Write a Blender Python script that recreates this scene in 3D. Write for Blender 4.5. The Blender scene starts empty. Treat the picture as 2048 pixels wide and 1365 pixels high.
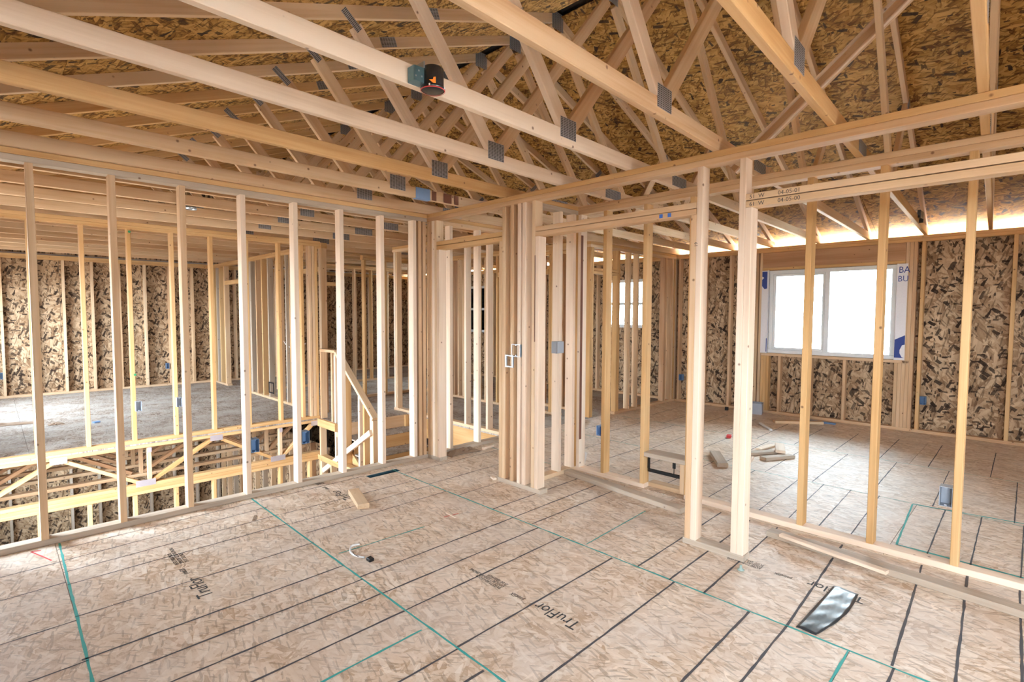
import bpy, bmesh, math, random
from mathutils import Vector, Matrix
random.seed(11)
sc = bpy.context.scene
col = sc.collection

# ------------------------------------------------------------------ camera
CAM_H, YAW, PITCH, ROLL, FPX = 1.4856, 0.7904, -0.0534, 0.0037, 1056.33
cy, sy, cp, sp = math.cos(YAW), math.sin(YAW), math.cos(PITCH), math.sin(PITCH)
fw = Vector((cy*cp, sy*cp, sp)); rt = Vector((sy, -cy, 0)); up = rt.cross(fw)
rt2 = math.cos(ROLL)*rt + math.sin(ROLL)*up; up2 = -math.sin(ROLL)*rt + math.cos(ROLL)*up
cd = bpy.data.cameras.new('camera'); cam = bpy.data.objects.new('camera', cd); col.objects.link(cam)
cd.sensor_width = 36; cd.lens = 36*FPX/2048; cd.clip_start = 0.02; cd.clip_end = 500
M = Matrix.Identity(4)
for i in range(3):
    M[i][0] = rt2[i]; M[i][1] = up2[i]; M[i][2] = -fw[i]
M[2][3] = CAM_H
cam.matrix_world = M
sc.camera = cam

# ------------------------------------------------------------------ light, world, exposure
sc.view_settings.view_transform = 'Standard'; sc.view_settings.look = 'None'
sc.view_settings.gamma = 1; sc.view_settings.use_curve_mapping = False
sc.view_settings.exposure = 0.25
SKY = 34.0; SUN = 900.0
w = bpy.data.worlds.new('overcast_sky'); sc.world = w; w.use_nodes = True
nt = w.node_tree; bg = nt.nodes['Background']
tc = nt.nodes.new('ShaderNodeTexCoord'); sx = nt.nodes.new('ShaderNodeSeparateXYZ'); rmp = nt.nodes.new('ShaderNodeValToRGB')
nt.links.new(tc.outputs['Generated'], sx.inputs[0]); nt.links.new(sx.outputs['Z'], rmp.inputs[0])
rmp.color_ramp.elements[0].position = 0.0; rmp.color_ramp.elements[0].color = (0.80, 0.90, 1.0, 1)
rmp.color_ramp.elements[1].position = 0.6; rmp.color_ramp.elements[1].color = (0.72, 0.86, 1.0, 1)
nt.links.new(rmp.outputs[0], bg.inputs['Color']); bg.inputs['Strength'].default_value = SKY
sc.cycles.max_bounces = 8; sc.cycles.diffuse_bounces = 6; sc.cycles.transparent_max_bounces = 16
sc.cycles.caustics_reflective = False; sc.cycles.caustics_refractive = False
sc.cycles.sample_clamp_indirect = 12

sl = bpy.data.lights.new('ground_bounce_sun', 'SUN'); sl.energy = SUN; sl.angle = 0.01; sl.color = (1.0, .96, .90)  # added lamp: brightens the ground outside so the eave glows
so = bpy.data.objects.new('ground_bounce_sun', sl); col.objects.link(so); so.rotation_euler = (-math.radians(38), 0, 0); so.location = (4, 30, 30)

def portal(name, c, rot, sx_, sy_):
    l = bpy.data.lights.new(name, 'AREA'); l.shape = 'RECTANGLE'; l.size = sx_; l.size_y = sy_; l.cycles.is_portal = True
    o = bpy.data.objects.new(name, l); col.objects.link(o); o.location = c; o.rotation_euler = rot
    return o
# light enters through the window and door openings of the shell (behind the camera, left wall, window wall)
H = math.pi/2
OPEN_LEFT = [(-2.1, -0.3, 0.9, 2.15), (5.0, 6.5, -1.3, 2.0), (9.3, 11.5, 0.8, 2.1)]      # y0,y1,z0,z1 in the left outer wall x=-0.5
OPEN_BACK = [(0.9, 2.7, 0.9, 2.2)]                                   # x0,x1,z0,z1 in the rear outer wall y=-4
WIN_C = (1.36, 2.92, 0.90, 2.125)
WIN_N = [(5.02, 5.92, 1.22, 2.10), (9.05, 9.98, 1.02, 2.12)]
for i, (a, b, c, d) in enumerate(OPEN_LEFT):
    portal('daylight_portal', (-0.66, (a+b)/2, (c+d)/2), (0, -H, 0), d-c, b-a)
for (a, b, c, d) in OPEN_BACK:
    portal('daylight_portal', ((a+b)/2, -4.16, (c+d)/2), (H, 0, 0), b-a, d-c)
for (a, b, c, d) in [WIN_C]+WIN_N:
    portal('daylight_portal', (8.40, (a+b)/2, (c+d)/2), (0, H, 0), d-c, b-a)

# ------------------------------------------------------------------ materials
def newmat(name):
    m = bpy.data.materials.new(name); m.use_nodes = True
    n = m.node_tree; b = n.nodes['Principled BSDF']; return m, n, b
def N(n, t, **k):
    x = n.nodes.new(t)
    for a, v in k.items(): setattr(x, a, v)
    return x
def ramp(n, src, stops):
    r = N(n, 'ShaderNodeValToRGB'); e = r.color_ramp.elements
    while len(e) < len(stops): e.new(0.5)
    for i, (p, c) in enumerate(stops):
        e[i].position = p; e[i].color = (*c, 1)
    n.links.new(src, r.inputs[0]); return r.outputs[0]
def mixc(n, fac, a, b, bt='MIX'):
    x = N(n, 'ShaderNodeMix', data_type='RGBA', blend_type=bt)
    for s, v in ((x.inputs[0], fac), (x.inputs[6], a), (x.inputs[7], b)):
        if isinstance(v, (int, float)): s.default_value = v
        elif isinstance(v, tuple): s.default_value = (*v, 1)
        else: n.links.new(v, s)
    return x.outputs[2]
def mth(n, op, a, b=None, c=None):
    x = N(n, 'ShaderNodeMath', operation=op)
    for s, v in zip(x.inputs, (a, b, c)):
        if v is None: continue
        if isinstance(v, (int, float)): s.default_value = v
        else: n.links.new(v, s)
    return x.outputs[0]
def objcoord(n, spread=37.0):
    t = N(n, 'ShaderNodeTexCoord'); o = N(n, 'ShaderNodeObjectInfo')
    v = N(n, 'ShaderNodeVectorMath', operation='ADD')
    cmb = N(n, 'ShaderNodeCombineXYZ')
    n.links.new(mth(n, 'MULTIPLY', o.outputs['Random'], spread), cmb.inputs[0])
    n.links.new(mth(n, 'MULTIPLY', o.outputs['Random'], spread*1.7), cmb.inputs[1])
    n.links.new(t.outputs['Object'], v.inputs[0]); n.links.new(cmb.outputs[0], v.inputs[1])
    return v.outputs[0], o.outputs['Random']
def mapped(n, v, scale, rot=(0, 0, 0)):
    m = N(n, 'ShaderNodeMapping'); n.links.new(v, m.inputs[0]); m.inputs['Scale'].default_value = scale
    m.inputs['Rotation'].default_value = rot; return m.outputs[0]

def lumber(name, pale, mid, dark, spread=1.0):
    m, n, b = newmat(name); v, rnd = objcoord(n)
    g = N(n, 'ShaderNodeTexNoise'); g.inputs['Scale'].default_value = 1.0; g.inputs['Detail'].default_value = 5; g.inputs['Roughness'].default_value = 0.6
    n.links.new(mapped(n, v, (1.6, 55, 55)), g.inputs['Vector'])
    g2 = N(n, 'ShaderNodeTexNoise'); g2.inputs['Scale'].default_value = 1.0; g2.inputs['Detail'].default_value = 2
    n.links.new(mapped(n, v, (1.1, 9, 9)), g2.inputs['Vector'])
    s = mth(n, 'ADD', mth(n, 'MULTIPLY', g.outputs[0], 0.40), mth(n, 'MULTIPLY', g2.outputs[0], 0.60))
    s = mth(n, 'ADD', s, mth(n, 'MULTIPLY', mth(n, 'SUBTRACT', rnd, 0.5), 0.22*spread))
    c = ramp(n, s, [(0.16, dark), (0.42, mid), (0.60, pale)])
    # tint board to board: some pinker, some yellower
    r2 = mth(n, 'FRACT', mth(n, 'MULTIPLY', rnd, 7.31))
    c = mixc(n, mth(n, 'MULTIPLY', r2, 0.32*spread), c, (0.78, 0.55, 0.40), 'MULTIPLY')
    # knots
    k = N(n, 'ShaderNodeTexVoronoi'); k.inputs['Scale'].default_value = 10.5; n.links.new(v, k.inputs['Vector'])
    kd = ramp(n, k.outputs['Distance'], [(0.05, (1, 1, 1)), (0.12, (0, 0, 0))])
    kc = N(n, 'ShaderNodeSeparateColor'); n.links.new(k.outputs['Color'], kc.inputs[0])
    km = mth(n, 'MULTIPLY', kd, mth(n, 'GREATER_THAN', kc.outputs[0], 0.50))
    c = mixc(n, mth(n, 'MULTIPLY', km, 0.85), c, (0.16, 0.075, 0.04))
    n.links.new(c, b.inputs['Base Color']); b.inputs['Roughness'].default_value = 0.7
    b.inputs['Specular IOR Level'].default_value = 0.25
    bp = N(n, 'ShaderNodeBump'); bp.inputs['Strength'].default_value = 0.12; bp.inputs['Distance'].default_value = 0.002
    n.links.new(g.outputs[0], bp.inputs['Height']); n.links.new(bp.outputs[0], b.inputs['Normal'])
    return m
WOOD = lumber('spruce_lumber', (0.70, 0.53, 0.35), (0.61, 0.42, 0.25), (0.42, 0.25, 0.13))
WOODY = lumber('yellow_pine_lumber', (0.66, 0.43, 0.21), (0.56, 0.335, 0.14), (0.38, 0.20, 0.07), 0.6)
WOODW = lumber('pale_spruce_lumber', (0.82, 0.68, 0.54), (0.74, 0.59, 0.45), (0.52, 0.37, 0.25), 0.6)
LVL = lumber('laminated_veneer_lumber', (0.50, 0.31, 0.18), (0.41, 0.23, 0.12), (0.28, 0.14, 0.07), 0.4)
WOODG = lumber('weathered_lumber', (0.52, 0.44, 0.35), (0.43, 0.35, 0.27), (0.28, 0.21, 0.16), 0.5)

def osb(name, pale, tan, dark, flake=0.0, dusty=0.0, sc_=1.0):
    m, n, b = newmat(name); v, rnd = objcoord(n)
    nz = N(n, 'ShaderNodeTexNoise'); nz.inputs['Scale'].default_value = 9; nz.inputs['Detail'].default_value = 1; n.links.new(v, nz.inputs['Vector'])
    vv = N(n, 'ShaderNodeVectorMath', operation='MULTIPLY_ADD'); n.links.new(nz.outputs['Color'], vv.inputs[0]); vv.inputs[1].default_value = (0.035, 0.02, 0.0); n.links.new(v, vv.inputs[2])
    val = top = None
    for i, (rz, sx1, sy1) in enumerate(((0.10, 9, 42), (-0.5, 11, 46), (0.85, 12, 52), (-1.3, 15, 60))):
        vo = N(n, 'ShaderNodeTexVoronoi', voronoi_dimensions='2D'); vo.inputs['Scale'].default_value = 1.0
        n.links.new(mapped(n, mapped(n, vv.outputs[0], (1, 1, 1), (0, 0, rz)), (sx1*sc_, sy1*sc_, 1)), vo.inputs['Vector'])
        s = N(n, 'ShaderNodeSeparateColor'); n.links.new(vo.outputs['Color'], s.inputs[0])
        c1 = mth(n, 'ADD', s.outputs[0], mth(n, 'MULTIPLY', vo.outputs['Distance'], -0.35)); p1 = s.outputs[1]
        if val is None: val, top = c1, p1; continue
        g = mth(n, 'GREATER_THAN', p1, top)
        mx = N(n, 'ShaderNodeMix'); n.links.new(g, mx.inputs[0]); n.links.new(val, mx.inputs[2]); n.links.new(c1, mx.inputs[3]); val = mx.outputs[0]
        top = mth(n, 'MAXIMUM', top, p1)
    fn = N(n, 'ShaderNodeTexNoise'); fn.inputs['Scale'].default_value = 1.0; fn.inputs['Detail'].default_value = 5; fn.inputs['Roughness'].default_value = 0.75
    n.links.new(mapped(n, v, (25, 120, 40)), fn.inputs['Vector'])
    big = N(n, 'ShaderNodeTexNoise'); big.inputs['Scale'].default_value = 3.5; big.inputs['Detail'].default_value = 2; n.links.new(v, big.inputs['Vector'])
    val2 = mth(n, 'ADD', mth(n, 'ADD', mth(n, 'MULTIPLY', val, 0.42 if flake == 0 else 0.55), mth(n, 'MULTIPLY', fn.outputs[0], 0.45)), mth(n, 'MULTIPLY', mth(n, 'SUBTRACT', big.outputs[0], 0.5), 0.5))
    c = ramp(n, val2, [(0.12, dark), (0.34, tan), (0.55, pale), (0.74, tuple(min(1, x*1.22) for x in pale))])
    # thin dark slivers between strands
    for rz, th, sca in ((0.25, 0.90, (16, 110)), (-0.7, 0.93, (22, 140))):
        vo = N(n, 'ShaderNodeTexVoronoi', voronoi_dimensions='2D'); vo.inputs['Scale'].default_value = 1.0
        n.links.new(mapped(n, mapped(n, vv.outputs[0], (1, 1, 1), (0, 0, rz)), (sca[0]*sc_, sca[1]*sc_, 1)), vo.inputs['Vector'])
        s = N(n, 'ShaderNodeSeparateColor'); n.links.new(vo.outputs['Color'], s.inputs[0])
        c = mixc(n, mth(n, 'MULTIPLY', mth(n, 'GREATER_THAN', s.outputs[2], th), 0.45 if flake == 0 else .6), c, tuple(x*0.5 for x in dark))
    if pale[0] > 0.65:
        for rz, th, sca in ((0.15, 0.90, (8, 34)), (-0.35, 0.92, (11, 42)), (0.8, 0.95, (13, 36))):
            vo = N(n, 'ShaderNodeTexVoronoi', voronoi_dimensions='2D', distance='CHEBYCHEV'); vo.inputs['Scale'].default_value = 1.0
            n.links.new(mapped(n, mapped(n, vv.outputs[0], (1, 1, 1), (0, 0, rz)), (sca[0], sca[1], 1)), vo.inputs['Vector'])
            s = N(n, 'ShaderNodeSeparateColor'); n.links.new(vo.outputs['Color'], s.inputs[0])
            f = mth(n, 'MULTIPLY', mth(n, 'GREATER_THAN', s.outputs[2], th), mth(n, 'LESS_THAN', vo.outputs['Distance'], 0.45))
            c = mixc(n, mth(n, 'MULTIPLY', f, mth(n, 'ADD', mth(n, 'MULTIPLY', s.outputs[0], 0.45), 0.12)), c, (0.88, 0.79, 0.68))
    if flake > 0:
        for rz, th, sca in ((0.4, 1-flake, (9, 30)), (-0.9, 1-flake*0.7, (12, 24)), (1.5, 1-flake*0.7, (14, 42)), (0.0, 1-flake*0.7, (26, 60))):
            vo = N(n, 'ShaderNodeTexVoronoi', voronoi_dimensions='2D', distance='CHEBYCHEV'); vo.inputs['Scale'].default_value = 1.0
            n.links.new(mapped(n, mapped(n, vv.outputs[0], (1, 1, 1), (0, 0, rz)), (sca[0], sca[1], 1)), vo.inputs['Vector'])
            s = N(n, 'ShaderNodeSeparateColor'); n.links.new(vo.outputs['Color'], s.inputs[0])
            f = mth(n, 'MULTIPLY', mth(n, 'GREATER_THAN', s.outputs[2], th), mth(n, 'LESS_THAN', vo.outputs['Distance'], 0.46))
            c = mixc(n, mth(n, 'MULTIPLY', f, mth(n, 'ADD', mth(n, 'MULTIPLY', s.outputs[0], 0.3), 0.68)), c, (0.035, 0.022, 0.016))
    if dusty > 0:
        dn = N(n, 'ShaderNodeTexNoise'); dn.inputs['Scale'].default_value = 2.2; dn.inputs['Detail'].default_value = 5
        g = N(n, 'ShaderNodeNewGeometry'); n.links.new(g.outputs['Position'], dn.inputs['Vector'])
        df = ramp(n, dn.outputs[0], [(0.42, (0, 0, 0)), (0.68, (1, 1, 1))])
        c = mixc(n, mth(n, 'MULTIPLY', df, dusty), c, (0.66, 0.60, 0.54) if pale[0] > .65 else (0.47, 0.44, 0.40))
    n.links.new(c, b.inputs['Base Color']); b.inputs['Roughness'].default_value = 0.55 if pale[0] > .65 else .8; b.inputs['Specular IOR Level'].default_value = 0.3 if pale[0] > .65 else .1
    bp = N(n, 'ShaderNodeBump'); bp.inputs['Strength'].default_value = 0.15; bp.inputs['Distance'].default_value = 0.002
    n.links.new(val2, bp.inputs['Height']); n.links.new(bp.outputs[0], b.inputs['Normal'])
    return m
OSBF = osb('osb_subfloor', (0.74, 0.62, 0.50), (0.68, 0.54, 0.41), (0.50, 0.35, 0.23), dusty=0.45)
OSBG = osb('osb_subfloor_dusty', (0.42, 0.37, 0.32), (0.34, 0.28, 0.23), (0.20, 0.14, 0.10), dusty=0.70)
OSBW = osb('osb_wall_sheathing', (0.48, 0.345, 0.22), (0.385, 0.255, 0.15), (0.24, 0.145, 0.08), flake=0.10, sc_=0.6)
OSBR = osb('osb_roof_sheathing', (0.46, 0.265, 0.085), (0.34, 0.18, 0.05), (0.12, 0.05, 0.015), flake=0.04, sc_=0.8)  # roof colour made darker and more orange for the shade up there

def plain(name, colr, rough=0.6, metal=0.0, spec=0.5, emit=None):
    m, n, b = newmat(name); b.inputs['Base Color'].default_value = (*colr, 1); b.inputs['Roughness'].default_value = rough
    b.inputs['Metallic'].default_value = metal; b.inputs['Specular IOR Level'].default_value = spec
    t = N(n, 'ShaderNodeTexNoise'); t.inputs['Scale'].default_value = 45; t.inputs['Detail'].default_value = 3
    r = N(n, 'ShaderNodeTexCoord'); n.links.new(r.outputs['Object'], t.inputs['Vector'])
    c = mixc(n, mth(n, 'MULTIPLY', t.outputs[0], 0.28), colr, tuple(x*0.6 for x in colr)); n.links.new(c, b.inputs['Base Color'])
    return m
BLACKLINE = plain('black_ink_line', (0.085, 0.08, 0.085), 0.8); TEAL = plain('teal_chalk_line', (0.06, 0.40, 0.36), 0.8)
INK = plain('black_ink_stamp', (0.05, 0.05, 0.05), 0.8); GREENINK = plain('green_crayon', (0.03, 0.25, 0.10), 0.8)
REDP = plain('red_chalk', (0.62, 0.05, 0.05), 0.8); BLUEINK = plain('blue_crayon', (0.05, 0.16, 0.55), 0.7)
VINYL = plain('white_vinyl', (0.80, 0.82, 0.82), 0.35); WRAP = plain('white_house_wrap', (0.80, 0.78, 0.80), 0.45)
NAVY = plain('navy_wrap_print', (0.02, 0.05, 0.26), 0.5)
STEELB = plain('galvanized_steel', (0.46, 0.52, 0.58), 0.35, 0.75); BLUEBOX = plain('blue_plastic_box', (0.16, 0.27, 0.44), 0.45)
GREYBOX = plain('grey_plastic_box', (0.36, 0.39, 0.44), 0.5); BLACKP = plain('black_enamel', (0.012, 0.012, 0.014), 0.25)
ORANGE = plain('orange_sticker', (0.95, 0.28, 0.02), 0.6); DUCT = plain('blue_grey_duct_metal', (0.14, 0.27, 0.33), 0.3, 0.8)
BLUETAPE = plain('blue_wrap_tape', (0.22, 0.36, 0.62), 0.6); BARK = plain('dark_bark', (0.16, 0.06, 0.035), 0.9)
SHEEN = plain('black_plastic_sheet', (0.03, 0.035, 0.04), 0.28, 0.0, 0.6); WHITEP = plain('white_plastic', (0.82, 0.80, 0.78), 0.4)
CARD = plain('brown_paper', (0.30, 0.20, 0.13), 0.8); CONC = plain('concrete_slab', (0.42, 0.40, 0.37), 0.9)
def mk_plate():
    m, n, b = newmat('perforated_nail_plate'); t = N(n, 'ShaderNodeTexCoord')
    v = N(n, 'ShaderNodeTexBrick'); n.links.new(mapped(n, t.outputs['Object'], (1, 1, 1)), v.inputs['Vector'])
    v.inputs['Scale'].default_value = 1.0; v.offset = 0.0; v.inputs['Brick Width'].default_value = 0.025; v.inputs['Row Height'].default_value = 0.0095
    v.inputs['Mortar Size'].default_value = 0.0026; v.inputs['Mortar Smooth'].default_value = 0.2
    v.inputs['Color1'].default_value = (0.05, 0.05, 0.055, 1); v.inputs['Color2'].default_value = (0.08, 0.08, 0.085, 1); v.inputs['Mortar'].default_value = (0.42, 0.42, 0.45, 1)
    n.links.new(v.outputs['Color'], b.inputs['Base Color']); b.inputs['Metallic'].default_value = 0.55; b.inputs['Roughness'].default_value = 0.45
    return m
PLATE = mk_plate()
PLATEL = plain('bright_nail_plate', (0.55, 0.52, 0.58), 0.4, 0.6)
def mk_glass():
    m = bpy.data.materials.new('window_glass'); m.use_nodes = True; n = m.node_tree; n.nodes.clear()
    o = N(n, 'ShaderNodeOutputMaterial'); t = N(n, 'ShaderNodeBsdfTransparent'); g = N(n, 'ShaderNodeBsdfGlossy'); x = N(n, 'ShaderNodeMixShader'); f = N(n, 'ShaderNodeFresnel')
    t.inputs[0].default_value = (0.94, 0.97, 0.96, 1); g.inputs['Roughness'].default_value = 0.02; f.inputs[0].default_value = 1.45
    n.links.new(f.outputs[0], x.inputs[0]); n.links.new(t.outputs[0], x.inputs[1]); n.links.new(g.outputs[0], x.inputs[2]); n.links.new(x.outputs[0], o.inputs[0]); return m
GLASS = mk_glass()
GROUND = plain('high_bounce_ground', (0.95, 0.94, 0.93), 0.9); REAR = plain('mid_bounce_ground', (0.30, 0.29, 0.28), 0.9); DARKGROUND = plain('low_bounce_ground', (0.022, 0.021, 0.020), 0.9); LEAF = plain('hazed_foliage', (0.55, 0.62, 0.60), 0.9)  # ground tones set the bounced light per side; haze mixed into leaf colour

# ------------------------------------------------------------------ builders
def props(o, label=None, cat=None, group=None, kind=None):
    if label: o['label'] = label
    if cat: o['category'] = cat
    if group: o['group'] = group
    if kind: o['kind'] = kind
    return o
def thing(name, loc=(0, 0, 0), label=None, cat=None, group=None, kind=None):
    o = bpy.data.objects.new(name, None); col.objects.link(o); o.location = loc; o.empty_display_size = 0.1
    return props(o, label, cat, group, kind)
def struct(name, loc, label, cat='wall'):
    return thing(name, loc, label, cat, None, 'structure')
def wloc(p):
    v = Vector((0, 0, 0))
    while p is not None: v = v + p.location; p = p.parent
    return v
def put(name, mesh, mtx, parent=None):
    o = bpy.data.objects.new(name, mesh); col.objects.link(o)
    if parent is not None:
        o.parent = parent
        pm = Matrix.Identity(4); chain = []; p = parent
        while p is not None: chain.append(p); p = p.parent
        for p in reversed(chain): pm = pm @ p.matrix_basis
        mtx = pm.inverted() @ mtx
    o.matrix_basis = mtx
    return o
_bc = {}
def board_mesh(L, W, D, mat, ch):
    key = (round(L, 3), round(W, 4), round(D, 4), mat.name, ch)
    if key in _bc: return _bc[key]
    a, b, c = L/2, W/2, D/2
    k = min(ch, b*0.4, c*0.4)
    if k > 0:
        pr = [(-b, -c+k), (-b+k, -c), (b-k, -c), (b, -c+k), (b, c-k), (b-k, c), (-b+k, c), (-b, c-k)]
    else: pr = [(-b, -c), (b, -c), (b, c), (-b, c)]
    n = len(pr)
    vs = [(-a, y, z) for y, z in pr] + [(a, y, z) for y, z in pr]
    fs = [(i, (i+1) % n, n+(i+1) % n, n+i) for i in range(n)] + [tuple(range(n-1, -1, -1)), tuple(range(n, 2*n))]
    me = bpy.data.meshes.new('board'); me.from_pydata(vs, [], fs); me.materials.append(mat); me.update()
    bm = bmesh.new(); bm.from_mesh(me); bmesh.ops.recalc_face_normals(bm, faces=bm.faces); bm.to_mesh(me); bm.free()
    _bc[key] = me; return me
def frame_mtx(c, X, Y):
    X = X.normalized(); Z = X.cross(Y).normalized(); Y = Z.cross(X)
    m = Matrix.Identity(4)
    for i in range(3): m[i][0] = X[i]; m[i][1] = Y[i]; m[i][2] = Z[i]; m[i][3] = c[i]
    return m
AX = [Vector((1, 0, 0)), Vector((0, 1, 0)), Vector((0, 0, 1))]
def box(name, x0, x1, y0, y1, z0, z1, mat, parent=None, ch=0.003):
    d = [abs(x1-x0), abs(y1-y0), abs(z1-z0)]; o = sorted(range(3), key=lambda i: -d[i])
    c = Vector(((x0+x1)/2, (y0+y1)/2, (z0+z1)/2))
    return put(name, board_mesh(d[o[0]], d[o[1]], d[o[2]], mat, ch), frame_mtx(c, AX[o[0]], AX[o[1]]), parent)
def beam(name, a, b, wdir, W, D, mat, parent=None, ch=0.003):
    """board from a to b (centre line), W measured along wdir, D across"""
    a = Vector(a); b = Vector(b); X = b-a; wd = Vector(wdir); wd = (wd - X.normalized()*wd.dot(X.normalized())).normalized()
    return put(name, board_mesh(X.length, W, D, mat, ch), frame_mtx((a+b)/2, X, wd), parent)
def mesh_obj(name, vs, fs, mat, parent=None, smooth=False, mtx=None):
    me = bpy.data.meshes.new(name); me.from_pydata(vs, [], fs); me.materials.append(mat); me.update()
    bm = bmesh.new(); bm.from_mesh(me); bmesh.ops.recalc_face_normals(bm, faces=bm.faces); bm.to_mesh(me); bm.free()
    if smooth:
        for p in me.polygons: p.use_smooth = True
    return put(name, me, mtx or Matrix.Identity(4), parent)
def rect_minus(r, holes):
    rs = [r]
    for h in holes:
        out = []
        for (a, b, c, d) in rs:
            ha, hb, hc, hd = max(a, h[0]), min(b, h[1]), max(c, h[2]), min(d, h[3])
            if ha >= hb or hc >= hd: out.append((a, b, c, d)); continue
            if a < ha: out.append((a, ha, c, d))
            if hb < b: out.append((hb, b, c, d))
            if c < hc: out.append((ha, hb, c, hc))
            if hd < d: out.append((ha, hb, hd, d))
        rs = out
    return rs
def sheets(name, org, U, V, rng, su, sv, ou, ov, stag, holes, th, mat, parent, gap=0.003, longU=True):
    """sheets laid in the plane org + u*U + v*V, thickness th against U x V; columns of width sv along V, joints along U staggered"""
    U = Vector(U); V = Vector(V); org = Vector(org); Nn = U.cross(V).normalized()
    u0, u1, v0, v1 = rng
    j0 = math.floor((v0-ov)/sv); j = j0
    while ov + j*sv < v1 - 1e-4:
        off = ou + (stag if j % 2 else 0)
        i = math.floor((u0-off)/su)
        while off + i*su < u1 - 1e-4:
            a, b = max(u0, off+i*su)+gap/2, min(u1, off+(i+1)*su)-gap/2
            c, d = max(v0, ov+j*sv)+gap/2, min(v1, ov+(j+1)*sv)-gap/2
            i += 1
            if b-a < 0.03 or d-c < 0.03: continue
            rs = [r for r in rect_minus((a, b, c, d), holes) if r[1]-r[0] > 0.004 and r[3]-r[2] > 0.004]
            if not rs: continue
            cu, cv = (a+b)/2, (c+d)/2; vs, fs = [], []
            for (p, q, r, s) in rs:
                k = len(vs)
                for z in (0, -th):
                    vs += [(p-cu, r-cv, z), (q-cu, r-cv, z), (q-cu, s-cv, z), (p-cu, s-cv, z)]
                fs += [(k, k+1, k+2, k+3), (k+7, k+6, k+5, k+4), (k, k+4, k+5, k+1), (k+1, k+5, k+6, k+2), (k+2, k+6, k+7, k+3), (k+3, k+7, k+4, k)]
            me = bpy.data.meshes.new(name); me.from_pydata(vs, [], fs); me.materials.append(mat); me.update()
            m = Matrix.Identity(4); ctr = org + U*cu + V*cv
            for q in range(3): m[q][0] = U[q]; m[q][1] = V[q]; m[q][2] = Nn[q]; m[q][3] = ctr[q]
            put(name, me, m, parent)
        j += 1
def text(s, mtx, size, mat, parent, name='lettering', th=0.0006, sx_=1.0, align='LEFT'):
    cu = bpy.data.curves.new('txt', 'FONT'); cu.body = s; cu.size = size; cu.extrude = th; cu.align_x = align; cu.space_line = 0.85; cu.resolution_u = 2
    o = bpy.data.objects.new('txt', cu); col.objects.link(o)
    bpy.context.view_layer.update()
    me = bpy.data.meshes.new_from_object(o.evaluated_get(bpy.context.evaluated_depsgraph_get()))
    bpy.data.objects.remove(o); me.materials.clear(); me.materials.append(mat)
    return put(name, me, mtx @ Matrix.Diagonal((sx_, 1, 1, 1)), parent)
def axes(o, X, Y):
    return frame_mtx(Vector(o), Vector(X), Vector(Y))

# ------------------------------------------------------------------ numbers of the house (metres)
T = 0.038; W4 = 0.089; ZS = 2.389; ZT = 2.465           # 2x4 section, stud top, top of double plate
YW, XA, XB, XC = 4.398, 3.15, 3.90, 8.24
YF, YD, XG, XQ, XR = 7.12, 12.36, 3.36, 4.36, 5.79
XL, YB = -0.5, -4.0

def plates_x(par, x0, x1, y0, m1=WOOD, m2=WOOD, bottom=None, mb=None, dpt=W4):
    box('top_plate', x0, x1, y0, y0+dpt, ZS, ZS+T, m1, par); box('top_plate', x0, x1, y0, y0+dpt, ZS+T+.0006, ZT, m2, par)
    for (a, b) in (bottom or []): box('bottom_plate', a, b, y0, y0+dpt, 0, T, mb or m1, par)
def plates_y(par, y0, y1, x0, m1=WOOD, m2=WOOD, bottom=None, mb=None, dpt=W4):
    box('top_plate', x0, x0+dpt, y0, y1, ZS, ZS+T, m1, par); box('top_plate', x0, x0+dpt, y0, y1, ZS+T+.0006, ZT, m2, par)
    for (a, b) in (bottom or []): box('bottom_plate', x0, x0+dpt, a, b, 0, T, mb or m1, par)
def stud_x(par, x, y0, z0=T, z1=ZS, m=WOOD, dpt=W4, nm='stud'):      # 38 mm along x
    return box(nm, x, x+T, y0, y0+dpt, z0, z1, m, par)
def stud_y(par, yhi, x0, z0=T, z1=ZS, m=WOOD, dpt=W4, nm='stud'):     # 38 mm along y, yhi = far edge
    return box(nm, x0, x0+dpt, yhi-T, yhi, z0, z1, m, par)

# ================================================================== STRUCTURE
# ---- floor
floor = struct('floor', (0, 0, 0), 'OSB subfloor of big sheets with teal chalk lines and black joist lines', 'floor')
VENT = (4.205, 4.287, 2.38, 2.70)       # in (y, x)
SLOT = (2.13, 2.31, 3.885, 3.898)
HOLE = (4.487, YF, -1, XQ+W4)           # stairwell and entry, (y0,y1,x0,x1)
colx = [-0.97, 0.25, 1.43, 2.65, 3.88, 5.12, 6.44, 7.66, 8.9]
ends = [0.8, 1.99, 0.55, 2.04, 0.65, 2.1, 0.9, 2.2]
for k in range(8):
    a, b = max(colx[k], XL), min(colx[k+1], XC+.14)
    # U along y, V along -x keeps the normal up
    sheets('floor_sheet', (0, 0, 0), (0, 1, 0), (-1, 0, 0), (YB, YW+W4, -b, -a), 2.44, 5, ends[k], -b, 0, [(VENT[0], VENT[1], -VENT[3], -VENT[2]), (SLOT[0], SLOT[1], -SLOT[3], -SLOT[2])], 0.018, OSBF, floor)
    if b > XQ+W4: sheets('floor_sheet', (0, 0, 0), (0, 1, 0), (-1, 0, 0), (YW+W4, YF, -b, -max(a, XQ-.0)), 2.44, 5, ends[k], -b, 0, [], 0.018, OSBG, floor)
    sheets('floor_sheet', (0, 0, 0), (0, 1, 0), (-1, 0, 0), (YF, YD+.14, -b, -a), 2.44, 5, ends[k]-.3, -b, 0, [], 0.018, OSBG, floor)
sheets('floor_sheet', (0, 0, 0), (0, 1, 0), (-1, 0, 0), (6.6, YF, -XQ, -3.26), 2.44, 5, 6.6, -XQ, 0, [], 0.018, OSBG, floor)
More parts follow.
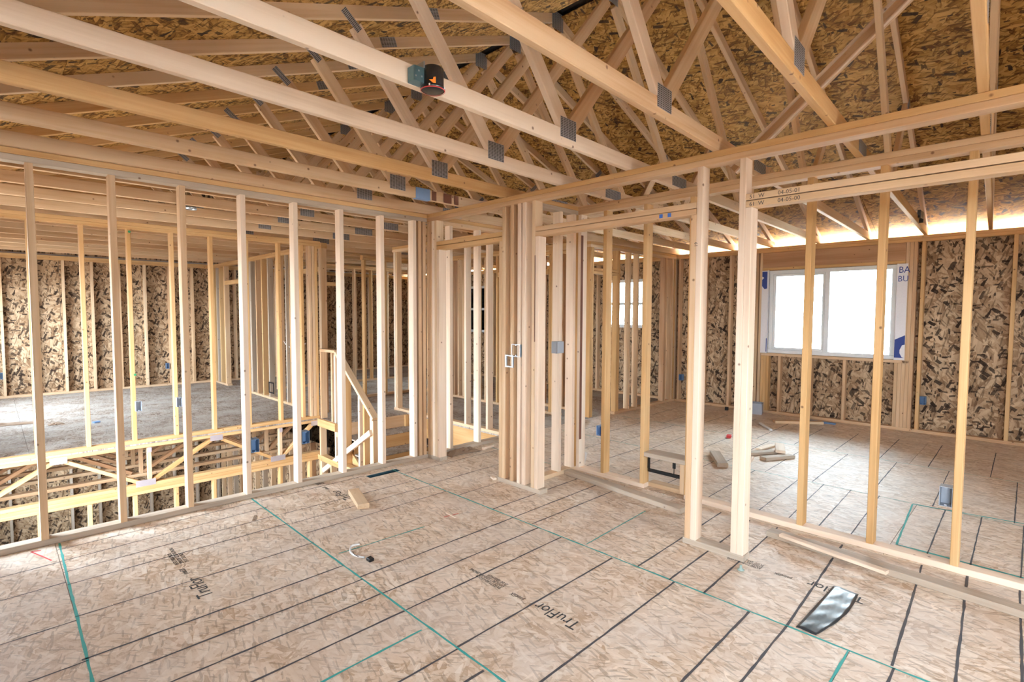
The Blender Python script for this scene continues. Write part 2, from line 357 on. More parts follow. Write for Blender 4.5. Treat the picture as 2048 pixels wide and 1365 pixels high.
# floor deck framing under the sheets
box('rim_board', XL, XQ, YW+W4-T, YW+W4-.001, -0.508, -0.019, WOODY, floor)
box('rim_board', XQ+.001, XQ+T, YW+W4, YF-.02, -0.30, -0.019, WOODY, floor)
box('rim_board', 3.26, XQ, 6.602, 6.602+T, -0.19, -0.019, WOOD, floor)
box('rim_board', 3.222, 3.26, 6.60, YF, -0.11, -0.002, WOODY, floor)
for i in range(9):
    y = YB+.4+i*0.9
    if y < YW: box('floor_joist', XL, XC, y, y+T, -0.30, -0.0195, WOODY, floor)
for i in range(3): box('floor_joist', XQ+T+.01, XC, 4.9+i*.75, 4.938+i*.75, -0.30, -0.0195, WOODY, floor)

def floor_line(x0, y0, x1, y1, w_, mat, nm):
    d = Vector((x1-x0, y1-y0, 0)); L = d.length; d.normalize(); nrm = Vector((-d.y, d.x, 0)); n = max(2, int(L/0.06)); vs = []; fs = []
    for i in range(n+1):
        p = Vector((x0, y0, 0)) + d*(L*i/n); hw = w_/2*random.uniform(0.65, 1.25); sh = random.uniform(-.0012, .0012)
        for z in (0.0008,): vs += [tuple(p + nrm*(hw+sh) + Vector((0, 0, z))), tuple(p - nrm*(hw-sh) + Vector((0, 0, z)))]
        if i: k = 2*i; fs.append((k-2, k-1, k+1, k))
    me = bpy.data.meshes.new(nm); me.from_pydata(vs, [], fs); me.materials.append(mat); me.update()
    return put(nm, me, Matrix.Identity(4), floor)
BL = [ # x0,y0,x1,y1 joist marks, sheet by sheet
 (-.3, 4.03, .25, 4.05), (-.3, 3.70, .25, 3.72), (-.3, 3.21, .25, 3.22), (-.3, 2.80, .25, 2.81), (-.3, 2.4, .25, 2.41), (-.3, 1.99, .25, 2.0), (-.3, 1.59, .25, 1.6),
 (.25, 4.265, 1.43, 4.29), (.25, 4.055, 1.46, 4.114), (.25, 3.87, 1.46, 3.899), (.25, 3.68, 1.45, 3.688), (.245, 3.26, 1.44, 3.263), (.23, 2.83, 1.43, 2.841), (.22, 2.61, 1.43, 2.618), (.22, 2.41, 1.42, 2.413), (.22, 2.18, 1.42, 2.189), (.22, 1.77, 1.42, 1.771), (.22, 1.58, 1.41, 1.584), (.22, 1.37, 1.41, 1.38), (.22, .97, 1.41, .98),
 (1.48, 4.284, 2.38, 4.30), (1.47, 3.894, 2.66, 3.87), (1.465, 3.67, 2.65, 3.663), (1.46, 3.44, 2.65, 3.45), (1.43, 2.65, 2.66, 2.663), (1.43, 2.41, 2.65, 2.412), (1.43, 2.19, 2.645, 2.202), (1.43, 1.78, 2.64, 1.795), (1.42, 1.37, 2.645, 1.388), (1.42, .97, 2.645, .982), (1.42, .80, 2.65, .81), (1.42, .38, 2.65, .39),
 (2.66, 3.307, 3.84, 3.32), (2.66, 2.887, 3.84, 2.90), (2.67, 2.663, 3.84, 2.68), (2.67, 2.487, 3.84, 2.49), (2.655, 1.627, 3.84, 1.65), (2.645, 1.42, 3.84, 1.44), (2.65, 1.221, 3.85, 1.255), (2.655, .81, 3.86, .865), (2.66, .399, 3.88, .458), (2.68, .196, 3.9, .256), (2.68, 0.0, 3.9, .04), (2.68, -.2, 3.9, -.17),
 (2.66, 3.70, 3.84, 3.72), (2.66, 4.1, 3.84, 4.12),
 (4.0, 1.862, 5.12, 1.885), (4.0, 1.465, 5.12, 1.505), (4.0, 1.256, 5.13, 1.306), (4.0, 1.06, 5.13, 1.10), (4.0, .865, 5.13, .90), (4.0, .458, 5.12, .48), (4.0, .256, 5.13, .272), (4.0, .04, 5.13, .05), (4.0, 2.27, 5.12, 2.29), (4.0, 2.68, 5.12, 2.70), (4.0, 3.09, 5.12, 3.1), (4.0, 3.5, 5.12, 3.52), (4.0, 3.9, 5.12, 3.92),
 (5.14, .965, 6.42, .995), (5.14, .56, 6.42, .588), (5.14, .1, 6.42, .119), (5.14, 1.4, 6.42, 1.42), (5.14, 1.8, 6.42, 1.82), (5.14, 2.2, 6.42, 2.22), (5.14, 2.6, 6.42, 2.62), (5.14, 3.0, 6.42, 3.02), (5.14, 3.4, 6.42, 3.42), (5.14, 3.8, 6.42, 3.82), (5.14, 4.1, 6.42, 4.12),
 (6.46, .3, 7.64, .32), (6.46, .75, 7.64, .77), (6.46, 1.15, 7.64, 1.17), (6.46, 1.56, 7.64, 1.58), (6.46, 1.96, 7.64, 1.98), (6.46, 2.37, 7.64, 2.39), (6.46, 2.8, 7.64, 2.82), (6.46, 3.2, 7.64, 3.22), (6.46, 3.6, 7.64, 3.62), (6.46, 4.0, 7.64, 4.02),
]
for (a, b, c, d) in BL: floor_line(a, b, c, d, 0.011 if b < 3 and a < 4 else 0.008, BLACKLINE, 'joist_line')
for x, a, b in ((.25, .9, 4.385), (1.43, .4, 4.39), (2.655, -.6, 4.30), (5.12, -.3, 4.3), (6.44, -.3, 4.3), (3.885, 3.2, 4.3)):
    floor_line(x+(.02 if x == .25 else .005), b, x-(.03 if x == .25 else .01), a, 0.012 if x < 3 else .007, TEAL, 'chalk_line')
for (a, b, c, d, w_) in ((1.48, 3.005, 2.1, 2.975, .009), (2.68, 2.02, 3.46, 2.06, .008), (1.44, .547, 2.64, .555, .010), (.25, 1.975, 1.39, 1.997, .012), (4.11, .62, 5.09, .676, .012), (5.09, .676, 5.18, .05, .02), (4.115, .62, 4.10, .03, .02)):
    floor_line(a, b, c, d, w_, TEAL, 'chalk_line')
floor_line(.135, 4.35, .215, 4.11, .010, REDP, 'red_mark'); floor_line(.135, 4.35, .18, 4.33, .012, REDP, 'red_mark')
floor_line(2.30, 3.02, 2.42, 3.0, .012, REDP, 'red_mark')
def stamp(x, y, s=1.0):
    for (t, yy, xx, sz) in (('TruFlor', 0.0, 0.0, .105), ('pointSIX', .345, -.035, .042), ('RATED STURD-I-FLOOR\nEXPOSURE 1 SIZED FOR SPACING\n24 OC  23/32 INCH', .51, -.045, .030)):
        text(t, axes((x+xx, y+yy*s, .0009), (0, 1, 0), (-1, 0, 0)), sz, INK, floor, 'printed_lettering', .0002, 0.82 if sz > .1 else .62)
stamp(.79, 3.02); stamp(1.965, 1.50); stamp(3.20, .60); stamp(2.02, 3.83)

# ---- outer shell: wall with the window
wc = struct('wall_window', (XC, 2.0, 0), 'outer wall of dark flecked OSB between studs with the white sliding window')
wc_d = .10
holesC = [(WIN_C[0], WIN_C[1], WIN_C[2], WIN_C[3])]+[(a, b, c, d) for a, b, c, d in WIN_N]
sheets('osb_sheet', (XC+wc_d, 0, 0), (0, 0, 1), (0, 1, 0), (-.3, 2.46, YB, YD+.14), 3.0, 1.22, -.3, 0.1, 0, [(c, d, a, b) for a, b, c, d in holesC], -.011, OSBW, wc)
# (flip: inside face looks to -x)
plates_y(wc, YB, YD, XC, WOODY, WOODY, [(YB, YD)], WOOD, wc_d)
for y in (4.455, 4.36, 3.92, 3.505, 3.10, 1.115, .70, .29, -.12, -.52, 5.0, 6.05, 6.45, 6.86, 7.26, 7.9, 8.5, 8.95, 10.1, 10.6, 11.0, 11.6, 12.3):
    stud_y(wc, y, XC, m=WOODY if 0 < y < 1.2 else WOOD, dpt=wc_d)
stud_y(wc, 3.045, XC, m=WOOD, dpt=wc_d); 
for k in range(3): stud_y(wc, 3.0-.039*k, XC, z1=.86, m=WOODY, dpt=wc_d)      # under the sill, left end
for k in range(5): stud_y(wc, 1.35-.039*k, XC, z1=.86 if k < 2 else ZS, m=WOOD, dpt=wc_d)
for y in (2.755, 2.34, 1.925, 1.53): stud_y(wc, y, XC, z1=.86, dpt=wc_d, nm='cripple_stud')
box('window_sill_plate', XC, XC+wc_d, 1.20, 3.0, .861, .899, WOOD, wc)
box('header', XC+.004, XC+.05, 1.275, 3.005, 2.165, ZS-.001, LVL, wc); box('header_plate', XC, XC+.10, 1.275, 3.005, 2.127, 2.164, WOODY, wc)
# window 1
def slider(name, y0, y1, z0, z1, label, kind2):
    wn = thing(name, (XC+.10, (y0+y1)/2, z0), label, 'window', None, 'structure')
    x0, x1 = XC+.045, XC+.115; f = .055
    for (a, b, c, d) in ((y0, y1, z0, z0+f), (y0, y1, z1-f, z1), (y0, y0+f, z0+f, z1-f), (y1-f, y1, z0+f, z1-f)):
        box('window_frame', x0, x1, a, b, c, d, VINYL, wn, .004)
    if kind2 == 'slide':
        ym = (y0+y1)/2+.01
        box('meeting_rail', x0-.012, x1-.01, ym-.03, ym+.03, z0+f, z1-f, VINYL, wn, .004)
        s = .035                                   # sash on the far half
        a, b, c, d = ym+.03, y1-f, z0+f, z1-f
        for (p, q, r, t) in ((a, b, c, c+s), (a, b, d-s, d), (a, a+s, c+s, d-s), (b-s, b, c+s, d-s)):
            box('sash', x0+.01, x1-.02, p, q, r, t, VINYL, wn, .004)
        box('pane', x0+.03, x0+.036, a+s, b-s, c+s, d-s, GLASS, wn, 0); box('pane', x0+.045, x0+.051, y0+f, ym-.03, z0+f, z1-f, GLASS, wn, 0)
    else:
        zm = (z0+z1)/2; box('meeting_rail', x0-.005, x1, y0+f, y1-f, zm-.025, zm+.025, VINYL, wn, .004)
        box('pane', x0+.03, x0+.036, y0+f, y1-f, z0+f, zm-.025, GLASS, wn, 0); box('pane', x0+.045, x0+.051, y0+f, y1-f, zm+.025, z1-f, GLASS, wn, 0)
    return wn
w1 = slider('window_1', WIN_C[0]+.002, WIN_C[1]-.002, WIN_C[2]+.002, WIN_C[3]-.002, 'white vinyl sliding window of two panes in the flecked OSB wall', 'slide')
slider('window_2', *[v+(.002 if i % 2 == 0 else -.002) for i, v in enumerate(WIN_N[0])], 'white double-hung window glimpsed between studs, nearer the sliding window', 'hung')
slider('window_3', *[v+(.002 if i % 2 == 0 else -.002) for i, v in enumerate(WIN_N[1])], 'white double-hung window seen through the narrow doorway', 'hung')
# house wrap folded in over the jambs
box('house_wrap', XC-.004, XC+.044, WIN_C[1], WIN_C[1]+.012, .895, 2.13, WRAP, w1, 0)
box('house_wrap', XC+.002, XC+.044, WIN_C[0]-.012, WIN_C[0], .895, 2.13, WRAP, w1, 0)
box('house_wrap', XC-.005, XC-.002, WIN_C[1]+.012, WIN_C[1]+.09, .90, 2.125, WRAP, w1, 0)
box('house_wrap', XC-.005, XC-.002, WIN_C[0]-.115, WIN_C[0]-.005, .90, 2.125, WRAP, w1, 0)
text('BA', axes((XC-.0055, WIN_C[0]-.018, 2.01), (0, -1, 0), (0, 0, 1)), .115, NAVY, w1, 'wrap_lettering', .0003, .85)
text('BU', axes((XC-.0055, WIN_C[0]-.012, 1.90), (0, -1, 0), (0, 0, 1)), .105, NAVY, w1, 'wrap_lettering', .0003, .85)
def ring(name, c, r0, r1, a0, a1, mat, par, nseg=24):      # flat print in the plane x = const
    vs, fs = [], []
    for i in range(nseg+1):
        a = a0+(a1-a0)*i/nseg
        for r in (r0, r1): vs.append((c[0], c[1]+r*math.cos(a), c[2]+r*math.sin(a)))
        if i: k = 2*i; fs.append((k-2, k-1, k+1, k))
    return mesh_obj(name, vs, fs, mat, par)
ys = WIN_C[0]
mesh_obj('wrap_logo', [(XC-.0056, ys-.006, .93), (XC-.0056, ys-.006, 1.16), (XC-.0056, ys-.113, 1.22), (XC-.0056, ys-.113, 1.10), (XC-.0056, ys-.085, 1.09), (XC-.0056, ys-.062, 1.03), (XC-.0056, ys-.062, .99), (XC-.0056, ys-.085, .94), (XC-.0056, ys-.113, .93)], [tuple(range(9))], NAVY, w1)
yl = WIN_C[1]
mesh_obj('wrap_logo', [(XC-.0056, yl+.014, 1.86), (XC-.0056, yl+.014, 2.11), (XC-.0056, yl+.088, 2.11), (XC-.0056, yl+.088, 2.04), (XC-.0056, yl+.06, 2.02), (XC-.0056, yl+.088, 1.99), (XC-.0056, yl+.088, 1.90), (XC-.0056, yl+.05, 1.85)], [tuple(range(8))], NAVY, w1)
box('wrap_logo', XC-.0045, XC-.0042, yl+.0, yl+.011, .92, 1.12, NAVY, w1, 0)

# ---- other outer walls
wd = struct('wall_back', (2, YD, 0), 'far outer wall of flecked OSB between pale studs behind the dusty floor')
sheets('osb_sheet', (0, YD+.14, 0), (0, 0, 1), (-1, 0, 0), (-.3, 2.47, -(XC+.14), .66), 3.0, 1.22, -.3, 0.3, 0, [], -.011, OSBW, wd)
plates_x(wd, XL, XC, YD, WOODY, WOODY, [(XL, XC)], WOOD, .14)
x = -.29
while x < 8.1:
    stud_x(wd, x+.02, YD, dpt=.14); x += .4064
wl = struct('wall_outer', (XL, 0, 0), 'outer OSB wall at the side of the camera with window openings')
sheets('osb_sheet', (XL-.14, 0, 0), (0, 1, 0), (0, 0, 1), (YB-.15, YD+.15, -3.0, 2.47), 1.22, 6, 0, -3.0, 0, [(a, b, c, d) for a, b, c, d in OPEN_LEFT]+[(9.0, 11.2, -1.4, -.65)], -.011, OSBW, wl)
plates_y(wl, YB, YD+.14, XL-.14, WOODY, WOODY, [(YB, 4.8), (YF, YD)], WOOD, .139)
wb = struct('wall_rear', (3, YB, 0), 'outer OSB wall behind the camera with large openings')
sheets('osb_sheet', (0, YB-.14, 0), (1, 0, 0), (0, 0, 1), (XL-.14, XC+.15, -.3, 2.47), 1.22, 6, 0, -.3, 0, OPEN_BACK, .011, OSBW, wb)
plates_x(wb, XL, XC, YB-.139, WOODY, WOODY, None, WOOD, .139)

WALLSEAL = plain('wall_light_seal', (.7, .7, .7), .7)  # unseen outer layer added to keep light out of the sheet joints
sheets('light_seal_sheet', (XC+wc_d+.016, 0, 0), (0, 0, 1), (0, 1, 0), (-.3, 2.455, YB-.15, YD+.17), 30, 60, -.3, YB-.15, 0, [(c, d, a, b) for a, b, c, d in holesC], -.002, WALLSEAL, wc, 0)
sheets('light_seal_sheet', (0, YD+.14+.014, 0), (0, 0, 1), (-1, 0, 0), (-3, 2.5, -(XC+.16), .66), 30, 60, -3, -(XC+.16), 0, [], -.002, WALLSEAL, wd, 0)
sheets('light_seal_sheet', (XL-.14-.014, 0, 0), (0, 1, 0), (0, 0, 1), (YB-.15, YD+.15, -3.0, 2.5), 60, 60, YB-.15, -3.0, 0, [(a, b, c, d) for a, b, c, d in OPEN_LEFT]+[(9.0, 11.2, -1.4, -.65)], -.002, WALLSEAL, wl, 0)
sheets('light_seal_sheet', (0, YB-.14-.014, 0), (1, 0, 0), (0, 0, 1), (XL-.14, XC+.15, -.3, 2.5), 60, 60, XL-.14, -.3, 0, OPEN_BACK, .002, WALLSEAL, wb, 0)

# ---- left stud wall (runs away to the corner) and its extension past the corner
w1s = struct('wall_left', (1.5, YW, 0), 'open stud wall with double top plate standing between this room and the stairwell')
plates_x(w1s, XL, XA-.001, YW, WOODG, WOODY, [(XL, XA)], WOODG)
plates_x(w1s, XA+W4+.001, XQ+W4, YW, WOOD, WOODY, [(XA+W4+.001, XQ+W4)], WOODG)
mats = [WOOD, WOOD, WOOD, WOODW, WOODW, WOODW, WOODW]
for n in range(-1, 7):
    stud_x(w1s, .2245+.4064*n-T, YW, m=mats[max(n, 0)])
for x, m_ in ((2.985, WOODW), (3.045, WOOD), (3.098, WOOD)): stud_x(w1s, x, YW, m=m_)
box('bark_edge', 3.024, 3.034, YW+.02, YW+.08, .3, 2.2, BARK, w1s)
for x in (3.44, 3.835, 4.28): stud_x(w1s, x, YW, m=WOODW)

# ---- right wall (with the doorway and the two closet openings)
wa = struct('wall_right', (XA, 1.5, 0), 'open stud wall with a doorway, a stud column and two wide closet openings')
plates_y(wa, -1.6, YW+W4, XA, WOOD, WOODY, [(4.20, YW+W4), (2.848, 3.36), (1.212, 1.602), (-1.5, -.7)], WOODG)
stud_y(wa, 4.398, XA, m=WOOD); stud_y(wa, 4.359, XA, m=WOOD); stud_y(wa, 4.318, XA, m=WOODW)
stud_y(wa, 4.279, XA, m=WOOD, nm='king_stud'); stud_y(wa, 4.240, XA, z1=2.10, m=WOODW, nm='jack_stud')
# doorway header
box('header_plate', XA, XA+W4, 3.308, 4.241, 2.10, 2.138, WOODY, wa)
box('header_plate', XA, XA+W4, 3.308, 4.241, 2.142, 2.18, WOODY, wa)
# stud column
stud_y(wa, 3.346, XA, z1=2.10, m=WOOD, nm='jack_stud'); stud_y(wa, 3.307, XA, m=WOOD, nm='king_stud')
for y, m_ in ((3.206, WOOD), (3.122, WOODW), (3.066, WOODW)): stud_y(wa, y, XA, m=m_)
box('stud', XA+.045, XA+W4, 3.207, 3.268, T, ZS, WOOD, wa)
stud_y(wa, 2.958, XA, m=WOOD, nm='king_stud'); stud_y(wa, 2.919, XA, z1=2.10, m=WOODW, nm='jack_stud')
box('bark_edge', XA-.002, XA+.01, 2.9195, 2.9235, 1.25, 1.95, BARK, wa, 0)
stud_y(wa, 2.888, XA+.045, z1=ZS, m=WOOD, dpt=.044) if False else None
# closet opening, nearer the column
box('header_plate', XA, XA+W4, 1.556, 2.919, 2.101, 2.138, WOOD, wa); box('header_plate', XA, XA+W4, 1.556, 2.919, 2.141, 2.178, WOOD, wa)
stud_y(wa, 1.592, XA, z1=2.10, m=WOOD, nm='jack_stud'); stud_y(wa, 1.554, XA, m=WOODW, nm='king_stud')
stud_y(wa, 1.294, XA, m=WOODW, nm='king_stud'); stud_y(wa, 1.256, XA, z1=2.10, m=WOODW, nm='jack_stud')
hp1 = box('header_plate', XA, XA+W4, -1.4, 1.2555, 2.101, 2.138, WOOD, wa); hp2 = box('header_plate', XA, XA+W4, -1.4, 1.2555, 2.143, 2.180, WOOD, wa)
stud_y(wa, -.70, XA, z1=2.10, m=WOODW, nm='jack_stud')
for s, z in (('51  W        04-05-01', 2.149), ('61  W        04-05-00', 2.107)):
    text(s, axes((XA-.0006, 1.235, z), (0, -1, 0), (0, 0, 1)), .032, INK, hp1 if '61' in s else hp2, 'printed_lettering', .0002)
text('61', axes((XA-.0006, 1.564, 1.93), (0, 0, -1), (0, -1, 0)), .03, INK, wa, 'printed_lettering', .0002)
for y in (1.80, 1.74):
    box('blue_mark', XA-.001, XA, y-.012, y+.012, 2.108, 2.133, BLUEINK, hp1, 0)

# ---- closet back wall
wbk = struct('wall_closet', (XB, 1.5, 0), 'back stud wall of the closets on a pale bottom plate')
plates_y(wbk, -1.6, 3.18, XB, WOOD, WOOD, [(2.35, 3.18), (-1.5, 1.98)], WOODW)
for y, m_ in ((3.114, WOODY), (3.075, WOODW), (2.793, WOODY), (2.388, WOODY), (1.98, WOODY), (1.57, WOOD), (1.153, WOODY), (.747, WOODY), (.336, WOODY), (-.07, WOODY)):
    stud_y(wbk, y, XB, m=m_)
box('bark_edge', XB-.002, XB+.03, 3.0365, 3.0385, .3, 2.2, BARK, wbk, 0)
wp = struct('wall_closet_side', (3.5, 3.05, 0), 'short closet side wall of whitish studs beside the stud column')
plates_x(wp, XA+W4+.001, XB-.001, 3.075, WOODG, WOODY, [(XA+W4+.001, XB-.001)], WOOD)
for x, m_ in ((3.243, WOOD), (3.645, WOODW), (3.835, WOODW)): stud_x(wp, x, 3.075, m=m_)
# low framed opening at the foot of the closet back wall
bn = struct('trim_1', (XB, 2.15, 0), 'low framed opening with a black metal frame at the foot of the closet back wall', 'opening')
box('sill_plate', XB, XB+.16, 1.965, 2.348, .275, .312, WOODG, bn); box('cripple_stud', XB, XB+W4, 1.982, 2.02, T, .274, WOOD, bn)
box('black_frame', XB+.055, XB+.070, 2.02, 2.34, .135, .165, BLACKP, bn); box('black_frame', XB+.055, XB+.070, 2.325, 2.345, .166, .273, BLACKP, bn)
box('black_frame', XB+.055, XB+.070, 2.09, 2.115, .21, .272, BLACKP, bn); box('hanger_rod', XB+.06, XB+.065, 2.100, 2.105, .166, .209, BLACKP, bn, 0)
box('floor_cleat', 3.985, 4.075, 1.99, 2.35, .0, .038, WOOD, bn)

# ---- stairwell walls
wf = struct('wall_railing', (1.5, YF, 0), 'stud wall across the stairwell standing on the edge of the dusty floor')
plates_x(wf, XL, 3.30, YF, WOODY, WOODY, [(XL, 3.26)], WOODY)
for x in (-.11, .300, .71, 1.117, 1.523, 1.93, 2.335, 2.735): stud_x(wf, x-.015, YF, m=WOODY)
for x, m_ in ((3.02, WOODY), (3.13, WOOD), (3.175, WOOD), (3.215, WOODY)): stud_x(wf, x, YF, m=m_)
for (x, z) in ((1.11, 2.36), (1.118, .78)):
    mesh_obj('green_dot', [(x+.019+.014*math.cos(a*.785), YF-.0008, z+.014*math.sin(a*.785)) for a in range(8)], [tuple(range(8))], GREENINK, wf)
wg = struct('wall_side', (XG, 10, 0), 'long stud wall at the side of the dusty far room')
plates_y(wg, YF+W4+.02, YD, XG, WOODY, WOODY, [(8.3, 10.6), (11.5, YD)], WOOD)
for y in (12.3, 12.26, 12.1, 11.9, 11.62, 11.58, 10.55, 10.32, 10.14, 10.10, 9.84, 9.56, 9.28, 8.87, 8.83, 8.53, 8.37, 8.33, 7.32, 7.28): stud_y(wg, y, XG, m=random.choice([WOOD, WOODY, WOODG]))
box('header_plate', XG, XG+W4, 10.55, 11.58, 2.02, 2.10, WOODY, wg); box('header_plate', XG, XG+W4, 7.32, 8.33, 2.06, 2.13, WOODY, wg)
wq = struct('wall_stairs', (XQ, 5.8, 0), 'stud wall on the landing edge beside the stairs')
plates_y(wq, YW+W4+.001, 6.98, XQ, WOOD, WOODY, [(YW+W4+.001, 6.96)], WOOD)
for y, m_ in ((6.95, WOODW), (6.90, WOOD), (6.5, WOOD), (6.1, WOOD), (5.69, WOOD), (5.285, WOODW), (4.865, WOODW), (4.54, WOOD)): stud_y(wq, y, XQ, m=m_)
wr = struct('wall_hall', (XR, 6.8, 0), 'hall stud wall of reddish brown studs beyond the stairs')
plates_y(wr, 4.7, 8.6, XR, WOODY, WOODY, [(4.9, 5.4), (6.15, 8.5)], WOOD)
for y in (5.09, 5.05, 6.22, 6.50, 6.70, 7.03, 7.07, 7.2, 7.31, 7.45, 8.0, 8.38, 8.42): stud_y(wr, y, XR, m=random.choice([WOODY, LVL, WOOD]))
box('header_plate', XR, XR+W4, 5.1, 6.2, 2.05, 2.13, WOODY, wr)
wr2 = struct('wall_nook', (6.25, 5.2, 0), 'short dark stud wall behind the closet side wall')
plates_y(wr2, 4.9, 6.4, 6.25, WOODY, WOODY, [(5.0, 6.4)], WOOD)
for y in (5.24, 5.65, 6.05, 6.38): stud_y(wr2, y, 6.25, m=LVL)
we = struct('wall_bedroom', (7.2, 4.4, 0), 'stud wall with tripled top plates running to the window wall')
YE = 4.40
plates_x(we, 5.86, XC-.002, YE, WOOD, WOODY, [(6.48, XC-.002)], WOOD)
box('top_plate', 5.75, 8.12, YE, YE+W4, ZT+.001, ZT+.038, WOOD, we)
for x, m_ in ((5.86, WOODY), (5.90, WOODY), (6.50, WOODY), (6.54, WOODY), (6.83, WOOD), (7.05, WOOD), (7.86, LVL), (7.90, WOOD), (8.08, WOOD), (8.12, WOOD), (8.18, WOODY)): stud_x(we, x, YE, m=m_)
box('header_plate', 5.94, 6.50, YE, YE+W4, 2.03, 2.068, WOODY, we); box('header_plate', 5.94, 6.50, YE, YE+W4, 2.071, 2.108, WOODY, we)
wx = struct('wall_corridor', (5.0, 8.5, 0), 'far corridor studs seen beyond the stairs')
plates_x(wx, 4.6, 5.7, 8.3, WOODY, WOODY, [(4.6, 5.7)], WOOD)
for x in (4.62, 5.03, 5.3, 5.56, 5.66): stud_x(wx, x, 8.3, m=random.choice([WOODW, WOOD, WOODY]))
wy = struct('wall_far_corridor', (5.0, 10.2, 0), 'stud wall at the end of the corridor with a header')
plates_x(wy, 3.9, 6.6, 10.3, WOODY, WOODY, [(3.9, 4.6), (5.2, 6.6)], WOOD)
for x in (3.9, 4.25, 4.56, 5.2, 5.5, 5.9, 6.3, 6.56): stud_x(wy, x, 10.3, m=random.choice([WOODG, WOOD, WOODY]))
box('header_plate', 4.6, 5.2, 10.3, 10.389, 2.02, 2.10, WOODY, wy)

# ---- lower storey
wlow = struct('wall_lower', (1.5, YF, -2.9), 'orange lit stud wall of the lower storey under the floor truss')
for z in (-.546, -.584): box('top_plate', XL, 3.26, YF, YF+W4, z+.0005, z+T, WOODY, wlow)
x = -.11
while x < 3.2:
    stud_x(wlow, x-.012, YF, -2.9, -.585, WOODY); x += .4025
for z in (-.546, -.584): box('top_plate', 3.22, 3.309, 4.6, YF-.001, z+.0005, z+T, WOODY, wlow)
for y in (7.08, 7.04, 6.75, 6.5, 6.1, 5.7): stud_y(wlow, y, 3.22, -2.9, -.585, WOOD)
for y in (7.06, 6.52): stud_y(wlow, y, 3.22, -.508, -.11, WOOD)
wlb = struct('wall_lower_back', (1.5, YD, -2.9), 'dark flecked OSB wall of the lower storey')
sheets('osb_sheet', (0, YD+.14, 0), (0, 0, 1), (-1, 0, 0), (-3, -.3, -(XC+.14), .66), 3.0, 1.22, -3, 0.3, 0, [], -.011, OSBW, wlb)
x = -.29
while x < 8.1:
    stud_x(wlb, x+.02, YD, -2.9, -.5, WOODG, dpt=.14); x += .4064
wls = struct('wall_lower_side', (3.4, 9.5, -2.9), 'stud wall of the lower storey below the far room')
for k in range(13): stud_y(wls, 12.2-k*.40, 3.4, -2.9, -.5, random.choice([WOODG, WOOD, LVL]))
sheets('osb_sheet', (3.49, 0, 0), (0, 0, 1), (0, 1, 0), (-2.9, -.5, 7.3, YD), 3.0, 1.22, -2.9, 0.1, 0, [], -.011, OSBW, wls)
lf = struct('floor_lower', (3, 6, -2.95), 'concrete floor of the lower storey', 'floor')
box('slab', XL-.1, XC+.14, YB, YD+.14, -3.1, -2.91, CONC, lf, 0)
wlr = struct('wall_foundation', (XL, 0, -2.9), 'lower outer walls closing the lower storey')
box('foundation_wall', XC, XC+.14, YB, YD, -2.9, -.31, CONC, wlr, 0); box('foundation_wall', XL, XC, YB-.14, YB, -2.9, -.31, CONC, wlr, 0)
box('foundation_wall', XL, 3.2, 4.43, 4.448, -2.9, -.51, LVL, wlr, 0)

# ---- floor trusses of the far room (first one in full view)
ORD2 = ['', 'first', 'second', 'third', 'fourth', 'fifth']
def floor_truss(y, first, k_):
    lab = 'open floor truss of orange wood with bright nail plates above the lower wall' if first else ORD2[k_] + ' floor truss behind the bright front one under the dusty floor'
    t = thing('floor_truss', (1.5, y, -.5), lab, 'floor truss', 'floor trusses under the far room')
    m_ = WOODY if first else LVL
    box('top_chord', XL, 3.26, y, y+W4, -.058, -.020, WOODY if first else WOOD, t); box('bottom_chord', XL, 3.26, y, y+W4, -.507, -.469, WOODY if first else WOOD, t)
    bj = [-.27, 1.21, 2.68]; tj = [.46, 1.94, 3.2]
    for b_ in bj:
        if b_ > -.3: box('web', b_+.02, b_+.058, y+.01, y+.079, -.468, -.059, WOOD, t)
        if first and b_ > 0:
            box('nail_plate', b_-.10, b_+.09, y-.0015, y, -.495, -.425, PLATEL, t, 0); box('nail_plate', b_+.02, b_+.06, y+.006, y+.0095, -.12, -.062, PLATEL, t, 0)
    for x_ in tj:
        if first: box('nail_plate', x_-.07, x_+.07, y-.0015, y, -.098, -.03, PLATEL, t, 0)
        for b_ in bj:
            if abs(b_-x_) < .9:
                s_ = 1 if x_ > b_ else -1
                beam('web', (b_+.06*s_, y+.045, -.455), (x_-.03*s_, y+.045, -.075), (0, 1, 0), .07, .038, m_, t)
for k in range(6): floor_truss(YF+.49*k, k == 0, k)

# ---- stairs
st = thing('staircase', (3.8, 5.6, -1), 'open stairs of orange boards and dusty treads climbing to the landing', 'stairs')
for k in range(5):
    y = 6.6-.29*k; z = -.19*(k+1)
    box('riser', 3.352, XQ-.002, y-.002 if k else y, y+.020, z, z+.189-.019*(1 if k else 1), WOOD if k == 0 else WOODY, st)
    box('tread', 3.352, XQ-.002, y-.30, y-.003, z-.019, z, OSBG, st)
box('stringer', 3.315, 3.350, 5.0, 6.6, -1.5, -.20, WOODY, st) if False else None
beam('stringer', (XQ-.02, 6.55, -.42), (XQ-.02, 4.9, -1.50), (0, 0, 1), .24, .036, WOODY, st)
beam('stringer', (3.372, 6.55, -.42), (3.372, 4.9, -1.50), (0, 0, 1), .24, .036, WOODY, st)
box('newel_block', 4.30, 4.355, 6.56, 6.598, -.19, -.022, WOODY, st)
rl = thing('stair_guard_wall', (3.26, 6.4, 0), 'stub guard wall of framing lumber with a capping board sloping down along the stairs', 'railing')
XR0 = 3.262
beam('cap_board', (XR0+.045, 7.115, .955), (XR0+.045, 6.67, .955), (1, 0, 0), W4, T, WOOD, rl)
beam('cap_board', (XR0+.045, 6.665, .945), (XR0+.045, 5.70, .185), (1, 0, 0), W4, T, WOOD, rl)
